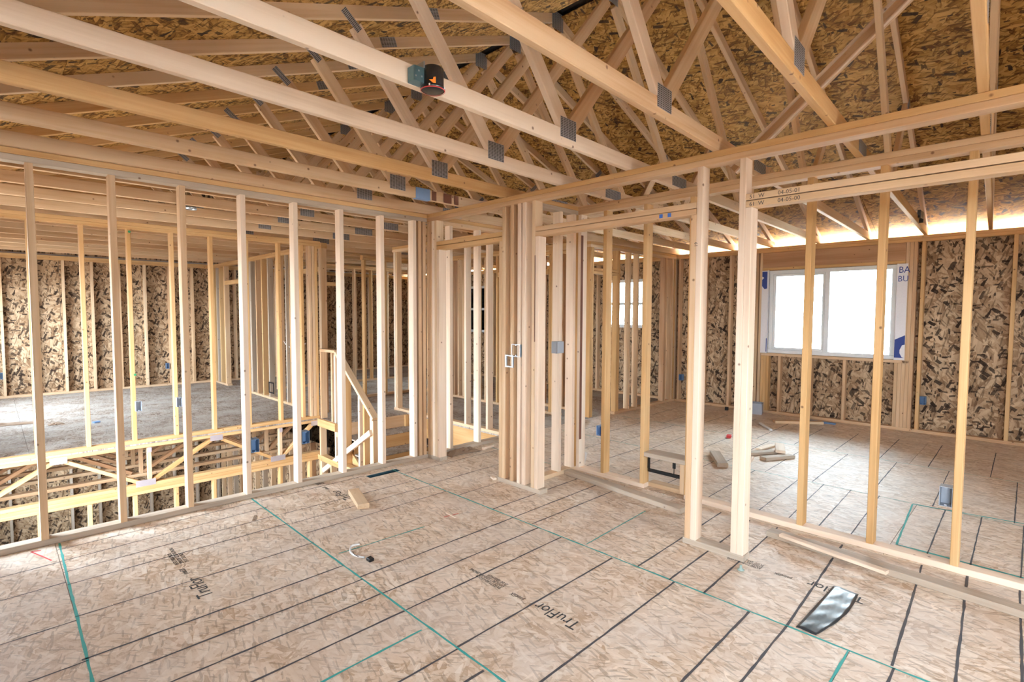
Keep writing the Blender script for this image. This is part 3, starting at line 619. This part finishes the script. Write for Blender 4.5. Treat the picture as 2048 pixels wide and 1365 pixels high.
for y, zt, zb, m_ in ((7.11, .935, 0, WOOD), (6.78, .935, 0, WOOD), (6.69, .92, -.55, WOODW), (6.42, .71, -.8, WOODY), (6.05, .43, -.9, WOODW), (5.93, .335, -.9, WOODY), (5.76, .2, -.9, WOODW), (5.72, .17, -.9, WOOD)):
    stud_y(rl, y, XR0, zb if zb else .001, zt, m_)
beam('skirt_board', (XR0-.02, 5.70, .03), (XR0-.02, 7.0, -.72), (0, 0, 1), W4*.75, T, WOODW, rl)

# ---- roof
SL = .378; XRI = 3.85; ZRI = 4.18            # slope, ridge, height of the underside of the top chords at the ridge
def zl(x): return ZRI - SL*abs(x-XRI)
nv = math.sqrt(1+SL*SL); VD = W4*nv
roof = struct('roof', (XRI, 4, 4.4), 'OSB roof sheathing sheets over the trusses with a ridge slot', 'roof')
for s in (-1, 1):
    Udir = Vector((0, 1, 0)) if s < 0 else Vector((0, -1, 0))
    Vdir = Vector((s*1.0, 0, -SL)).normalized()
    # normal U x V must look down
    Lr = (4.80 if s > 0 else 4.8)*nv
    org = Vector((XRI, 0, ZRI+VD+.001))
    U = Vector((0, 1, 0)); Nn = U.cross(Vdir)
    if Nn.z > 0: U = -U
    rng = (YB-.5, YD+.6) if U.y > 0 else (-YD-.6, -YB+.5)
    sheets('sheathing_sheet', org, U, Vdir, (rng[0], rng[1], .055, Lr), 2.44, 1.22, .4, .055, 1.22, [], -.011, OSBR, roof)
for s_ in (-1, 1):
    p0 = Vector((XRI, 0, ZRI+VD+.030)); dv = Vector((s_, 0, -SL)).normalized()
    beam('ridge_cap', (XRI+dv.x*.09, YB-.5, p0.z+dv.z*.09), (XRI+dv.x*.09, YD+.6, p0.z+dv.z*.09), dv, .19, .012, BLACKP, roof, 0)
ROOFSEAL = plain('black_light_seal', (.05, .05, .05), .9)  # layer added over the roof to stop light leaking between sheets
for s_ in (-1, 1):
    dv = Vector((s_, 0, -SL)).normalized(); o_ = Vector((XRI, 0, ZRI+VD+.001+.016*nv)); c0 = o_+dv*(.10+(4.69*nv)/2)
    beam('roof_light_seal', (c0.x, YB-.5, c0.z), (c0.x, YD+.6, c0.z), dv, 4.68*nv, .004, ROOFSEAL, roof, 0)
def roof_text(s, x, y, size):
    v = Vector((1, 0, -SL)).normalized() * (1 if x > XRI else -1)
    p = Vector((x, y, zl(x)+VD-.0004)) if x > XRI else Vector((x, y, ZRI-SL*(XRI-x)+VD-.0004))
    text(s, axes(p, (0, -1, 0), -Vector((1, 0, -SL)).normalized()), size, INK, roof, 'printed_lettering', .0002)
roof_text('THIS SIDE DOWN', 5.75, 1.35, .07); roof_text('THIS SIDE DOWN\nRATED SHEATHING', 5.9, 2.35, .05); roof_text('THIS SIDE DOWN', 5.6, 3.6, .05)
# gable ends
for nm, yy, lb in (('wall_gable_rear', YB-.14, 'triangular gable end behind the camera'), ('wall_gable_far', YD+.16, 'triangular gable end beyond the far room')):
    g = struct(nm, (XRI, yy, 2.5), lb)
    zr = 2.47
    vs = [(XL-.14, yy, zr), (XC+.14, yy, zr), (XC+.14, yy, zl(XC+.14)+VD), (XRI, yy, ZRI+VD), (XL-.14, yy, zl(XL-.14)+VD)]
    vs += [(a, b+.012, c) for a, b, c in vs]
    mesh_obj('gable_panel', vs, [(0, 1, 2, 3, 4), (9, 8, 7, 6, 5)]+[(i, (i+1) % 5, 5+(i+1) % 5, 5+i) for i in range(5)], OSBW, g)

A_ = {-3: -1.18, -2: -.55, -1: .06, 0: .645, 1: 1.275, 2: 1.91, 3: 2.53, 4: 3.17, 5: 3.78, 6: 4.372}
B_ = {-3: .05, -2: .05, -1: .05, 0: .0515, 1: .048, 2: .042, 3: .042, 4: .034, 5: .02}
def tl(n):
    if n in A_: return A_[n], B_.get(n, 0)
    return 4.97+.61*(n-7), 0.0
BEAR_L, BEAR_R = XL-.14, XC+.14
jl, jr, ql, qr = 2.45, 5.25, 1.735, 5.965
tmat = {-2: WOODY, -1: WOODY, 0: WOODY, 1: WOODY, 2: WOODW, 3: WOODW, 4: WOODY, 5: WOOD, 6: WOOD}
ORD = 'first second third fourth fifth sixth seventh eighth ninth tenth eleventh twelfth'.split()
names = {-3: 'roof truss behind the camera, the outermost', -2: 'roof truss just behind and over the camera',
 -1: 'roof truss seen nearly end on, an upright yellow chord above the closet',
 0: 'roof truss with a wide bright yellow underside above the two closet posts',
 1: 'roof truss with greyish face and yellow edge landing above the first closet opening',
 2: 'roof truss with the black light housing on its whitish bottom chord',
 3: 'whitish roof truss next beyond the one carrying the black light housing',
 4: 'tan roof truss second beyond the one carrying the black light housing',
 5: 'roof truss with the blue wrapped patch on its bottom chord',
 6: 'roof truss lying directly along the top plate of the stud wall'}
for n in range(-3, 19):
    a, b = tl(n)
    def P(x, z, dy=0.0): return (x, a+b*x+dy, z)
    lab = names.get(n, None) or ORD[n-7] + ' roof truss beyond the stairwell stud wall, counted from its top plate'
    t = thing('roof_truss', (XRI, a+b*XRI, 2.465), lab, 'truss', 'parallel roof trusses')
    m0 = tmat.get(n, WOODY if n > 6 else WOOD); mb = m0 if n not in (-2, -1, 0, 1) else WOOD
    yd = Vector((1, b, 0)).normalized(); pd = Vector((-b, 1, 0)).normalized()
    h = T/2
    def bm_(nm, x0, z0, x1, z1, m_, W=W4):
        A0 = Vector((x0, a+b*x0, z0)) + pd*h; B0 = Vector((x1, a+b*x1, z1)) + pd*h
        return beam(nm, A0, B0, pd.cross(B0-A0), W, T, m_, t)
    zc = ZT+W4/2+.0008
    XS = 3.90 if n < 6 else 3.45
    bm_('bottom_chord', BEAR_L, zc, XS-.001, zc, WOODY if n in (-1, 0, 4) else (WOODW if n in (2, 3) else WOOD)); bm_('bottom_chord', XS+.001, zc, BEAR_R, zc, WOOD if n > 0 else WOODY)  # second and third chords use paler wood for the bright light they catch
    hz = VD/2
    bm_('top_chord', XRI, ZRI+hz, BEAR_L-.12, ZRI+hz-SL*(XRI-BEAR_L+.12), WOOD if n < 7 else WOODY); bm_('top_chord', XRI+.001, ZRI+hz, BEAR_R+.22, ZRI+hz-SL*(BEAR_R+.22-XRI), WOOD)
    zt = ZT+W4+.002
    wm = WOODW if n in (0, 1, 2, 3, 4) else WOOD
    def web(x0, z0, x1, z1, m_, vis=True): return bm_('web', x0, z0, x1, z1, m_)
    web(jl-.035, zt+.03, ql+.03, zl(ql)-.035, wm); web(jl+.045, zt+.03, XRI-.06, ZRI-.07, WOOD)
    web(jr+.035, zt+.03, qr-.03, zl(qr)-.035, WOOD); web(jr-.045, zt+.03, XRI+.06, ZRI-.07, WOOD)
    zh = zl(BEAR_R-.15)
    bm_('heel_block', BEAR_R-.02, zt, BEAR_R-.02, zl(BEAR_R-.02), WOOD, W=.038) if zl(BEAR_R-.02) > zt+.01 else None
    def plate(x, z, w_, h_, rot=0.0, off=0):
        c = Vector((x, a+b*x, z)) - pd*.0012
        Xd = yd*math.cos(rot)+Vector((0, 0, math.sin(rot)))
        return put('nail_plate', board_mesh(w_, h_, .002, PLATE, 0), frame_mtx(c, Xd, pd.cross(Xd)), t)
    if n >= -1 and n < 13:
        plate(jl, 2.562, .15, .115); plate(XRI, ZRI+.01, .16, .16); plate(XS, ZT+.05, .24, .08)
        plate(ql-.005, zl(ql)-.012, .05, .15, .89-1.57+1.57); plate(jr, 2.562, .15, .115); plate(qr+.01, zl(qr)-.005, .055, .15, -.89)
        plate(2.37, zl(2.37)+.05, .15, .085, math.atan(SL)) if n < 9 else None
    if n == 5:
        tp = box('blue_wrap', 2.63, 2.78, a+b*2.7-.004, a+b*2.7+T+.004, ZT-.003, ZT+W4+.004, BLUETAPE, t, 0)
        for x0, x1 in ((2.80, 2.85), (2.93, 3.02), (3.05, 3.10)): box('dark_stain', x0, x1, a+b*2.9-.003, a+b*2.9-.0012, ZT+.004, ZT+W4-.004, BARK, t, 0)
    if n in (1, 2):
        text('5-\nSIS\n\nS-P-F', axes((ql+.30, a+b*ql+b*.3-.0006, zl(ql)-.30), Vector((.63, 0, -.77)), (.77, 0, .63)), .028, INK, t, 'printed_lettering', .0002)
# diagonal bracing under the roof
br = thing('diagonal_brace', (4.55, 1.2, 3.3), 'reddish diagonal brace of two boards crossing under the roof beyond the trusses', 'brace')
beam('brace_board', (4.55, 1.92, 2.70), (4.55, .40, 3.95), (0, .63, .77), .085, .036, WOOD, br); beam('brace_board', (4.515, 1.89, 2.675), (4.515, .37, 3.925), (1, 0, 0), .03, .016, WOODW, br)
beam('brace_board', (4.515, 1.94, 2.735), (4.515, .42, 3.985), (1, 0, 0), .03, .016, WOODW, br)

# ================================================================== THINGS
def open_box(name, c, sz, axis, mat, label, cat, group=None, ears=True, par=None):
    """electrical box: five walls, open toward `axis` side"""
    o = thing(name, c, label, cat, group) if par is None else par
    w_, d_, h_ = sz; cx, cy_, cz = c; t = .003
    if axis == 'x':      # opening looks to -x ; w along y, d along x
        parts = [(0, d_, -w_/2, -w_/2+t, 0, h_), (0, d_, w_/2-t, w_/2, 0, h_), (0, d_, -w_/2+t, w_/2-t, 0, t), (0, d_, -w_/2+t, w_/2-t, h_-t, h_), (d_-t, d_, -w_/2+t, w_/2-t, t, h_-t)]
    else:
        parts = [(-w_/2, -w_/2+t, 0, d_, 0, h_), (w_/2-t, w_/2, 0, d_, 0, h_), (-w_/2+t, w_/2-t, 0, d_, 0, t), (-w_/2+t, w_/2-t, 0, d_, h_-t, h_), (-w_/2+t, w_/2-t, d_-t, d_, t, h_-t)]
    vs, fs = [], []
    for (a, b, c1, d1, e1, f1) in parts:
        k = len(vs); vs += [(x, y, z) for z in (e1, f1) for (x, y) in ((a, c1), (b, c1), (b, d1), (a, d1))]
        fs += [(k, k+1, k+2, k+3), (k+4, k+5, k+6, k+7), (k, k+1, k+5, k+4), (k+1, k+2, k+6, k+5), (k+2, k+3, k+7, k+6), (k+3, k, k+4, k+7)]
    mesh_obj('box_body', vs, fs, mat, o, mtx=Matrix.Translation(c))
    if ears:
        for zz in (.006, h_-.012):
            if axis == 'x': box('screw_tab', cx-.001, cx+.002, cy_-.006, cy_+.006, cz+zz, cz+zz+.008, mat, o, 0)
            else: box('screw_tab', cx-.006, cx+.006, cy_-.001, cy_+.002, cz+zz, cz+zz+.008, mat, o, 0)
    return o
G1 = 'plastic outlet boxes nailed to studs'
open_box('outlet_box', (1.475, YW-.004, .365), (.06, .075, .105), 'y', BLUEBOX, 'blue outlet box on the fourth stud of the wall beside the stairwell', 'outlet box', G1)
open_box('outlet_box', (1.885, YW-.004, .365), (.06, .075, .105), 'y', BLUEBOX, 'blue outlet box on the fifth stud of the wall beside the stairwell', 'outlet box', G1)
open_box('outlet_box', (1.152, YF-.06, .375), (.055, .06, .11), 'y', GREYBOX, 'grey outlet box beside the green dotted stud above the dusty floor', 'outlet box', G1)
open_box('outlet_box', (1.545, YF-.06, .375), (.055, .06, .11), 'y', GREYBOX, 'grey outlet box one stud past the green dotted stud above the dusty floor', 'outlet box', G1)
open_box('outlet_box', (XB+.01, .368, .37), (.06, .07, .115), 'x', GREYBOX, 'grey outlet box on the last closet stud at the picture edge', 'outlet box', G1)
open_box('outlet_box', (XB+.01, 2.822, .37), (.055, .07, .09), 'x', BLUETAPE, 'pale blue outlet box low on the closet stud behind the first closet opening', 'outlet box', G1)
open_box('outlet_box', (XC-.004, 4.29, .36), (.06, .07, .1), 'x', BLUEBOX, 'dark blue outlet box on the window wall near the corner', 'outlet box', G1)
open_box('outlet_box', (XC-.004, 1.04, .36), (.06, .07, .1), 'x', BLUEBOX, 'blue outlet box low on the flecked wall beside the sliding window', 'outlet box', G1)
open_box('outlet_box', (.13, YD-.004, .33), (.06, .07, .11), 'y', BLUEBOX, 'blue outlet box on the far wall at the picture edge', 'outlet box', G1)
open_box('outlet_box', (2.52, YD-.004, .34), (.05, .07, .11), 'y', BLUEBOX, 'blue outlet box on the far wall near the corner of the dusty room', 'outlet box', G1)
mb = open_box('metal_switch_box', (XA-.004, 3.132, 1.115), (.10, .05, .105), 'x', STEELB, 'square galvanized steel switch box on the stud column', 'switch box')
for (dy, dz) in ((.02, .03), (-.02, .07), (.0, .05)): box('knockout', XA+.040, XA+.043, 3.132+dy-.008, 3.132+dy+.008, 1.115+dz-.008, 1.115+dz+.008, BLUEBOX, mb, .002)
rg = thing('mounting_ring', (XA-.006, 3.213, 1.02), 'empty low-voltage mounting ring of bright metal on the stud column', 'bracket')
for (a, b, c, d) in ((3.167, 3.180, 1.02, 1.125), (3.246, 3.262, 1.02, 1.125), (3.180, 3.246, 1.02, 1.032), (3.180, 3.246, 1.113, 1.125)): box('ring_side', XA-.006, XA+.012, a, b, c, d, STEELB, rg, .002)
gb = open_box('outlet_box', (3.628, 3.05, 1.125), (.10, .06, .105), 'y', GREYBOX, 'wide grey outlet box at switch height on the closet side wall', 'outlet box', G1, False)
box('box_lid', 3.583, 3.673, 3.046, 3.049, 1.128, 1.227, GREYBOX, gb)
# recessed ceiling light on the third truss
a2, b2 = tl(2)
cl = thing('ceiling_light_housing', (1.43, a2+b2*1.43-.09, 2.44), 'black recessed ceiling light housing with an orange sticker hung on the whitish truss', 'light fixture')
def lathe(name, prof, c, mat, par, n=32, sy_=1.0):
    vs, fs = [], []
    for i in range(n):
        a = 2*math.pi*i/n
        for r, z in prof: vs.append((r*math.cos(a), sy_*r*math.sin(a), z))
    m = len(prof)
    for i in range(n):
        j = (i+1) % n
        for k in range(m-1): fs.append((i*m+k, j*m+k, j*m+k+1, i*m+k+1))
    return mesh_obj(name, vs, fs, mat, par, True, Matrix.Translation(c))
ccx, ccy = 1.408, a2+b2*1.41-.052
lathe('housing_can', [(0, .098), (.040, .098), (.046, .092), (.048, .012), (.048, .008), (0, .006)], (ccx, ccy, 2.448), BLACKP, cl)
lathe('housing_rim', [(.0, -.004), (.030, -.004), (.050, .001), (.053, .005), (.053, .012), (.049, .016)], (ccx, ccy, 2.448), BLACKP, cl)
lathe('rim_gasket', [(.051, .0), (.0535, .001), (.0535, .003)], (ccx, ccy, 2.4465), REDP, cl)
box('mounting_box', ccx-.098, ccx-.040, ccy-.002, ccy+.050, 2.468, 2.530, DUCT, cl, .004)
box('hanger_bar', ccx-.052, ccx-.046, ccy-.006, ccy+.045, 2.53, 2.558, STEELB, cl, .001)
for (dx, dz) in ((-.09, .015), (-.075, .04), (-.06, .02)): box('screw', ccx+dx-.003, ccx+dx+.003, ccy-.005, ccy-.002, 2.468+dz, 2.474+dz, STEELB, cl, 0)
def on_can(a, z, r=.0492): return (ccx+r*math.cos(a), ccy+r*math.sin(a), z)
mesh_obj('orange_sticker', [on_can(-2.55, 2.478), on_can(-2.2, 2.464), on_can(-1.95, 2.462), on_can(-1.95, 2.490), on_can(-2.15, 2.488), on_can(-2.2, 2.478)], [(0, 1, 5), (1, 2, 3, 4, 5)], ORANGE, cl)
for a_ in (-2.5, -1.0): box('white_clip', ccx+.051*math.cos(a_)-.003, ccx+.051*math.cos(a_)+.003, ccy+.053*math.sin(a_)-.003, ccy+.053*math.sin(a_)+.003, 2.452, 2.460, WHITEP, cl, .001)
# small round light rings over the stairwell
mr = thing('ceiling_box', (1.41, 5.79, 2.45), 'small round metal ceiling box between the chords over the stairwell', 'fixture')
lathe('ring', [(0, .03), (.045, .03), (.05, 0), (.044, 0), (.04, .026)], (1.41, 5.80, 2.462), STEELB, mr, 20); box('hanger_bar', 1.30, 1.52, 5.79, 5.80, 2.49, 2.50, STEELB, mr, 0)
hb = thing('black_junction_box', (7.25, 1.02, 2.50), 'small black junction box clipped to a bottom chord before the bright eave', 'fixture')
box('box_body', 7.10, 7.28, .985, 1.015, 2.52, 2.60, BLACKP, hb, .004); box('clip', 7.24, 7.26, .98, 1.02, 2.48, 2.52, BLACKP, hb, .001)
# black frame on the side wall
bf = thing('floor_outlet_frame', (XG-.01, 9.16, .1), 'black rectangular bracket on the side wall studs of the dusty room', 'bracket')
for (a, b, c, d) in ((9.055, 9.075, .11, .30), (9.255, 9.275, .11, .30), (9.075, 9.255, .11, .13), (9.075, 9.255, .28, .30)): box('frame_side', XG-.012, XG-.002, a, b, c, d, BLACKP, bf, .002)
# duct boot in the floor
db = thing('floor_duct_boot', (2.54, 4.246, -.12), 'blue-grey sheet metal duct boot sunk in the floor by the stud wall', 'vent')
for (a, b, c, d) in ((2.381, 2.384, 4.206, 4.286), (2.696, 2.699, 4.206, 4.286), (2.384, 2.696, 4.206, 4.209), (2.384, 2.696, 4.283, 4.286)): box('boot_side', a, b, c, d, -.12, -.0005, DUCT, db, 0)
box('boot_bottom', 2.384, 2.696, 4.209, 4.283, -.125, -.12, DUCT, db, 0)

# ---- loose lumber and litter
def loose(name, c, L, W, D, ang, mat, label, cat, group=None, z=0.0, tilt=0.0):
    t = put(name, board_mesh(L, W, D, mat, .003), Matrix.Translation((c[0], c[1], z+D/2+.0012)) @ Matrix.Rotation(ang, 4, 'Z') @ Matrix.Rotation(tilt, 4, 'Y'))
    return props(t, label, cat, group)
loose('lumber_block', (2.02, 3.755), .385, .085, .038, math.atan2(-.39, -.12), WOOD, 'short pale lumber offcut lying alone on the floor near the stud wall', 'wood')
loose('wood_chip', (2.352, 3.005), .12, .012, .008, 1.5, WOODW, 'thin pale wood sliver on the floor beyond the lumber offcut', 'wood')
loose('wood_chip', (3.157, 3.417), .07, .035, .02, 1.2, WOODW, 'small pale wood chip at the foot of the stud column', 'wood')
lb_ = loose('bottom_plate_offcut', (3.69, 2.45), 1.22, .089, .038, math.atan2(3.03-1.80, 3.77-3.63), WOODG, 'weathered cut-out bottom plate lying across the first closet opening', 'board')
loose('loose_stud', (3.60, .28), 1.95, .089, .038, math.atan2(1.19-(-.6), 3.67-3.52), WOODG, 'weathered loose stud lying flat in the second closet opening', 'board')
loose('short_board', (3.555, .86), .60, .045, .020, math.atan2(1.17-.62, 3.60-3.50), WOODW, 'short pale strip resting on the loose stud in the closet opening', 'board', z=.039)
loose('lumber_block', (5.19, 2.27), .47, .10, .04, math.atan2(2.458-2.12, 5.466-4.95), WOODG, 'upright-looking lumber offcut seen between the closet posts', 'wood')
G2 = 'lumber offcuts scattered on the floor before the window'
loose('lumber_block', (5.75, 2.07), .34, .09, .03, -.55, WOODG, 'offcut on the heap of scraps, the one touching the second closet post', 'wood', G2)
loose('lumber_block', (5.70, 1.88), .36, .09, .03, -.5, WOODG, 'offcut at the near corner of the scrap heap before the window', 'wood', G2)
loose('lumber_block', (5.98, 1.95), .34, .09, .03, .35, WOODW, 'offcut lying across the others on top of the scrap heap', 'wood', G2, z=.032)
loose('lumber_block', (6.05, 2.12), .30, .07, .02, -.15, WOODW, 'offcut at the far side of the scrap heap before the window', 'wood', G2)
loose('lumber_block', (5.38, 2.05), .22, .07, .03, .2, WOODW, 'small offcut between the two closet posts beside the blocky one', 'wood', G2)
loose('lumber_board', (7.75, 2.31), .62, .09, .035, 2.25, WOOD, 'orange-brown board lying along the window wall', 'board')
loose('metal_strip', (8.02, 2.10), .34, .06, .02, -1.5, BLUEBOX, 'dark blue-grey strip lying under the window by the wall', 'strip')
loose('white_trim_piece', (7.18, 2.53), .42, .035, .02, .65, WHITEP, 'white plastic trim piece on the bright floor before the window', 'trim')
loose('red_plastic_scrap', (6.265, 2.62), .08, .05, .03, .3, REDP, 'small red plastic cap on the bright floor', 'scrap')
loose('black_plastic_cube', (8.02, 3.40), .05, .05, .05, .3, BLACKP, 'small black cube on the floor near the window wall corner', 'scrap')
loose('red_end_stick', (3.84, 4.245), .17, .03, .025, .1, WOODW, 'pale stick with a red end lying inside the narrow doorway', 'wood')
loose('wood_chip', (1.31, 3.95), .09, .018, .006, 1.1, CARD, 'dark brown splinter on the floor in front of the third stud', 'wood')
# cardboard box under the window
cb = thing('carton', (8.13, 3.0, 0), 'small open grey printed carton standing by the wall under the sliding window', 'box')
open_box('carton', (8.13, 3.0, 0), (.26, .20, .17), 'y', GREYBOX, '', '', par=cb, ears=False) if False else None
def carton():
    c = Vector((8.08, 3.03, 0)); rot = Matrix.Rotation(.25, 4, 'Z'); m = Matrix.Translation(c) @ rot
    vs, fs = [], []
    for (a, b, c1, d, e, f) in ((-.10, .10, -.13, -.127, 0, .16), (-.10, .10, .127, .13, 0, .16), (-.10, -.097, -.127, .127, 0, .16), (.097, .10, -.127, .127, 0, .16), (-.097, .097, -.127, .127, 0, .003)):
        k = len(vs); vs += [(x, y, z) for z in (e, f) for (x, y) in ((a, c1), (b, c1), (b, d), (a, d))]
        fs += [(k, k+1, k+2, k+3), (k+4, k+5, k+6, k+7), (k, k+1, k+5, k+4), (k+1, k+2, k+6, k+5), (k+2, k+3, k+7, k+6), (k+3, k, k+4, k+7)]
    mesh_obj('carton_body', vs, fs, GREYBOX, cb, mtx=m)
    mesh_obj('carton_flap', [(-.10, .127, .16), (-.10, -.127, .16), (-.15, -.12, .20), (-.15, .12, .20)], [(0, 1, 2, 3)], GREYBOX, cb, mtx=m)
    mesh_obj('carton_label', [(-.1008, .12, .02), (-.1008, .02, .02), (-.1008, .02, .12), (-.1008, .12, .12)], [(0, 1, 2, 3)], WHITEP, cb, mtx=m)
carton()
# black plastic strip on the floor
def strip_sheet():
    P0, P1, P2, P3 = (3.228, .757), (3.228, .640), (2.665, .69), (2.665, .775)
    vs, fs = [], []; nu, nv_ = 22, 8
    for i in range(nu+1):
        u = i/nu
        for j in range(nv_+1):
            v = j/nv_
            ax = P0[0]+(P3[0]-P0[0])*u; ay = P0[1]+(P3[1]-P0[1])*u + .0; bx = P1[0]+(P2[0]-P1[0])*u; by = P1[1]+(P2[1]-P1[1])*u - .028*math.sin(math.pi*u)
            z = .0025+.0016*math.sin(u*26+v*9)*math.sin(v*5)+.0008*random.random() + .004*(1-abs(v-.3)*2.5 if abs(v-.3) < .4 else 0)
            vs.append((ax+(bx-ax)*v, ay+(by-ay)*v, max(.0015, z)))
            if i and j: k = i*(nv_+1)+j; fs.append((k, k-1, k-nv_-2, k-nv_-1))
    o = mesh_obj('plastic_strip', vs, fs, SHEEN, None, True)
    md = o.modifiers.new('thickness', 'SOLIDIFY'); md.thickness = .001; md.offset = -1
    props(o, 'crinkled strip of shiny black plastic sheet lying on the floor', 'plastic sheet')
strip_sheet()
# white cable stub on the floor
def tube(name, pts, r, mat, par=None, n=8):
    vs, fs = [], []; P_ = [Vector(p) for p in pts]
    for i, p in enumerate(P_):
        d = (P_[min(i+1, len(P_)-1)]-P_[max(i-1, 0)]).normalized(); s = d.cross(Vector((0, 0, 1))); s = s.normalized() if s.length > 1e-4 else Vector((1, 0, 0)); q = s.cross(d)
        for k in range(n): a = 2*math.pi*k/n; vs.append(tuple(p+s*r*math.cos(a)+q*r*math.sin(a)))
        if i:
            for k in range(n): fs.append(((i-1)*n+k, (i-1)*n+(k+1) % n, i*n+(k+1) % n, i*n+k))
    fs += [tuple(range(n)), tuple(range((len(P_)-1)*n, len(P_)*n))]
    return mesh_obj(name, vs, fs, mat, par, True)
cbw = thing('cable_scrap', (1.56, 2.9, 0), 'curled white cable scrap with a black end on the floor', 'cable')
cpts = [(1.63, 3.02), (1.585, 3.035), (1.555, 3.0), (1.535, 2.96), (1.53, 2.91), (1.54, 2.87), (1.56, 2.835)]
def smooth_pts(p, k=5):
    out = []
    for i in range(len(p)-1):
        a, b, c, d = p[max(i-1, 0)], p[i], p[i+1], p[min(i+2, len(p)-1)]
        for j in range(k):
            t = j/k; out.append(tuple(.5*((2*b[q])+(-a[q]+c[q])*t+(2*a[q]-5*b[q]+4*c[q]-d[q])*t*t+(-a[q]+3*b[q]-3*c[q]+d[q])*t**3) for q in range(len(b))))
    out.append(tuple(p[-1])); return out
tube('cable_sheath', smooth_pts([(x, y, .008) for x, y in cpts]), .006, WHITEP, cbw); box('cable_end', 1.553, 1.585, 2.765, 2.80, .001, .022, BLACKP, cbw, .003)
tube('bare_wire', smooth_pts([(1.545, 2.95, .012), (1.53, 2.90, .014), (1.535, 2.86, .012)]), .0016, BLACKP, cbw, 6)
# brown paper in the doorway, paper scraps
def crumple(name, x0, x1, y0, y1, h, mat, label, cat, seed):
    rr = random.Random(seed); vs, fs = [], []; nu, nv_ = 10, 7
    for i in range(nu+1):
        for j in range(nv_+1):
            u, v = i/nu, j/nv_; e = min(u, 1-u, v, 1-v)*4; z = .003+h*min(1, e)*(.35+.65*rr.random())
            vs.append((x0+(x1-x0)*u+rr.uniform(-.008, .008), y0+(y1-y0)*v+.03*math.sin(u*4)+rr.uniform(-.008, .008), z))
            if i and j: k = i*(nv_+1)+j; fs.append((k, k-1, k-nv_-2, k-nv_-1))
    o = mesh_obj(name, vs, fs, mat, None, False); md = o.modifiers.new('thickness', 'SOLIDIFY'); md.thickness = .0015; md.offset = 1
    return props(o, label, cat)
crumple('brown_paper_scrap', 3.32, 3.72, 4.22, 4.37, .05, CARD, 'crumpled brown paper lying in the narrow doorway', 'paper', 3)
crumple('torn_paper', -.25, .38, 9.35, 9.52, .03, CARD, 'long torn strip of brown paper on the dusty far floor', 'paper', 5)
crumple('torn_paper', .50, .66, 9.0, 9.15, .02, CARD, 'small torn paper scrap on the dusty far floor', 'paper', 6)
loose('blue_scrap', (.97, 8.85), .07, .05, .02, .4, BLUETAPE, 'pale blue scrap on the dusty floor beyond the second stud', 'scrap')
o = mesh_obj('paper_triangle', [(3.993, 3.10, .02), (3.995, 3.01, .16), (3.993, 3.10, .165), (3.994, 3.06, .0)], [(0, 3, 1, 2)], WHITEP); props(o, 'torn white paper tag hanging at the closet corner', 'paper')
gr = thing('green_plumb_bob', (3.045, 1.19, 0), 'small green plastic cap on the floor at the foot of the second closet post', 'scrap')
lathe('cap_base', [(0, .0015), (.018, .0015), (.02, .006), (.008, .012), (.007, .03), (0, .032)], (3.045, 1.185, 0), plain('grey_green_plastic', (.30, .38, .33), .5), gr, 14)
# duct round seen between studs
dr = thing('round_duct_cap', (6.0, 5.0, 1.3), 'dark round duct cap between studs behind the closet side wall', 'duct')
lathe('duct_cap', [(0, .08), (.06, .075), (.075, .04), (.075, -.04), (.06, -.06), (0, -.06)], (6.17, 5.28, 1.30), plain('dark_duct_metal', (.12, .12, .13), .4, .6), dr, 20)
# thin white wire between studs over the side wall
wv = tube('hanging_wire', smooth_pts([(3.45, 8.9, 1.05), (3.40, 8.6, .95), (3.40, 8.3, .92), (3.45, 8.0, 1.0)]), .006, WHITEP); props(wv, 'thin white wire sagging between studs of the side wall', 'cable')

# ---- outdoors
gd = struct('ground', (0, 0, -2), 'ground around the house, toned by side for bounced light', 'ground')
for (a, b, c, d) in ((-60, XL-.16, -60, 60), (XC+.2, 80, -60, 60), (XL-.16, XC+.2, -60, YB-.2), (XL-.16, XC+.2, YD+.3, 60)):
    box('ground_plate', a, b, c, d, -2.0, -1.8, GROUND if a > 5 else (REAR if c == -60 and d < 0 else DARKGROUND), gd, 0)  # bright plate throws light up at the eave, dark ones cut bounce
rr = random.Random(4)
for i in range(9):
    x = 42+rr.uniform(-3, 6); y = -8+i*8.6+rr.uniform(-.5, .5); R_ = rr.uniform(2.6, 3.1); h = rr.uniform(3, 6)
    tr = thing('distant_tree', (x, y, -1.8), ['first','second','third','fourth','fifth','sixth','seventh','eighth','ninth'][i] + ' pale hazy tree outside, counted along from the camera side', 'tree', 'hazy trees outside the window')
    tube('trunk', [(x, y, -1.8), (x+.1, y, h*.5)], .22, CARD, tr)
    bm = bmesh.new(); bmesh.ops.create_icosphere(bm, subdivisions=3, radius=R_)
    for v in bm.verts: v.co *= 1+.22*math.sin(v.co.x*3+i)*math.cos(v.co.y*2.7)+rr.uniform(-.08, .08); v.co.z *= 1.15
    me = bpy.data.meshes.new('crown'); bm.to_mesh(me); bm.free(); me.materials.append(LEAF); put('crown', me, Matrix.Translation((x, y, h*.6)), tr)
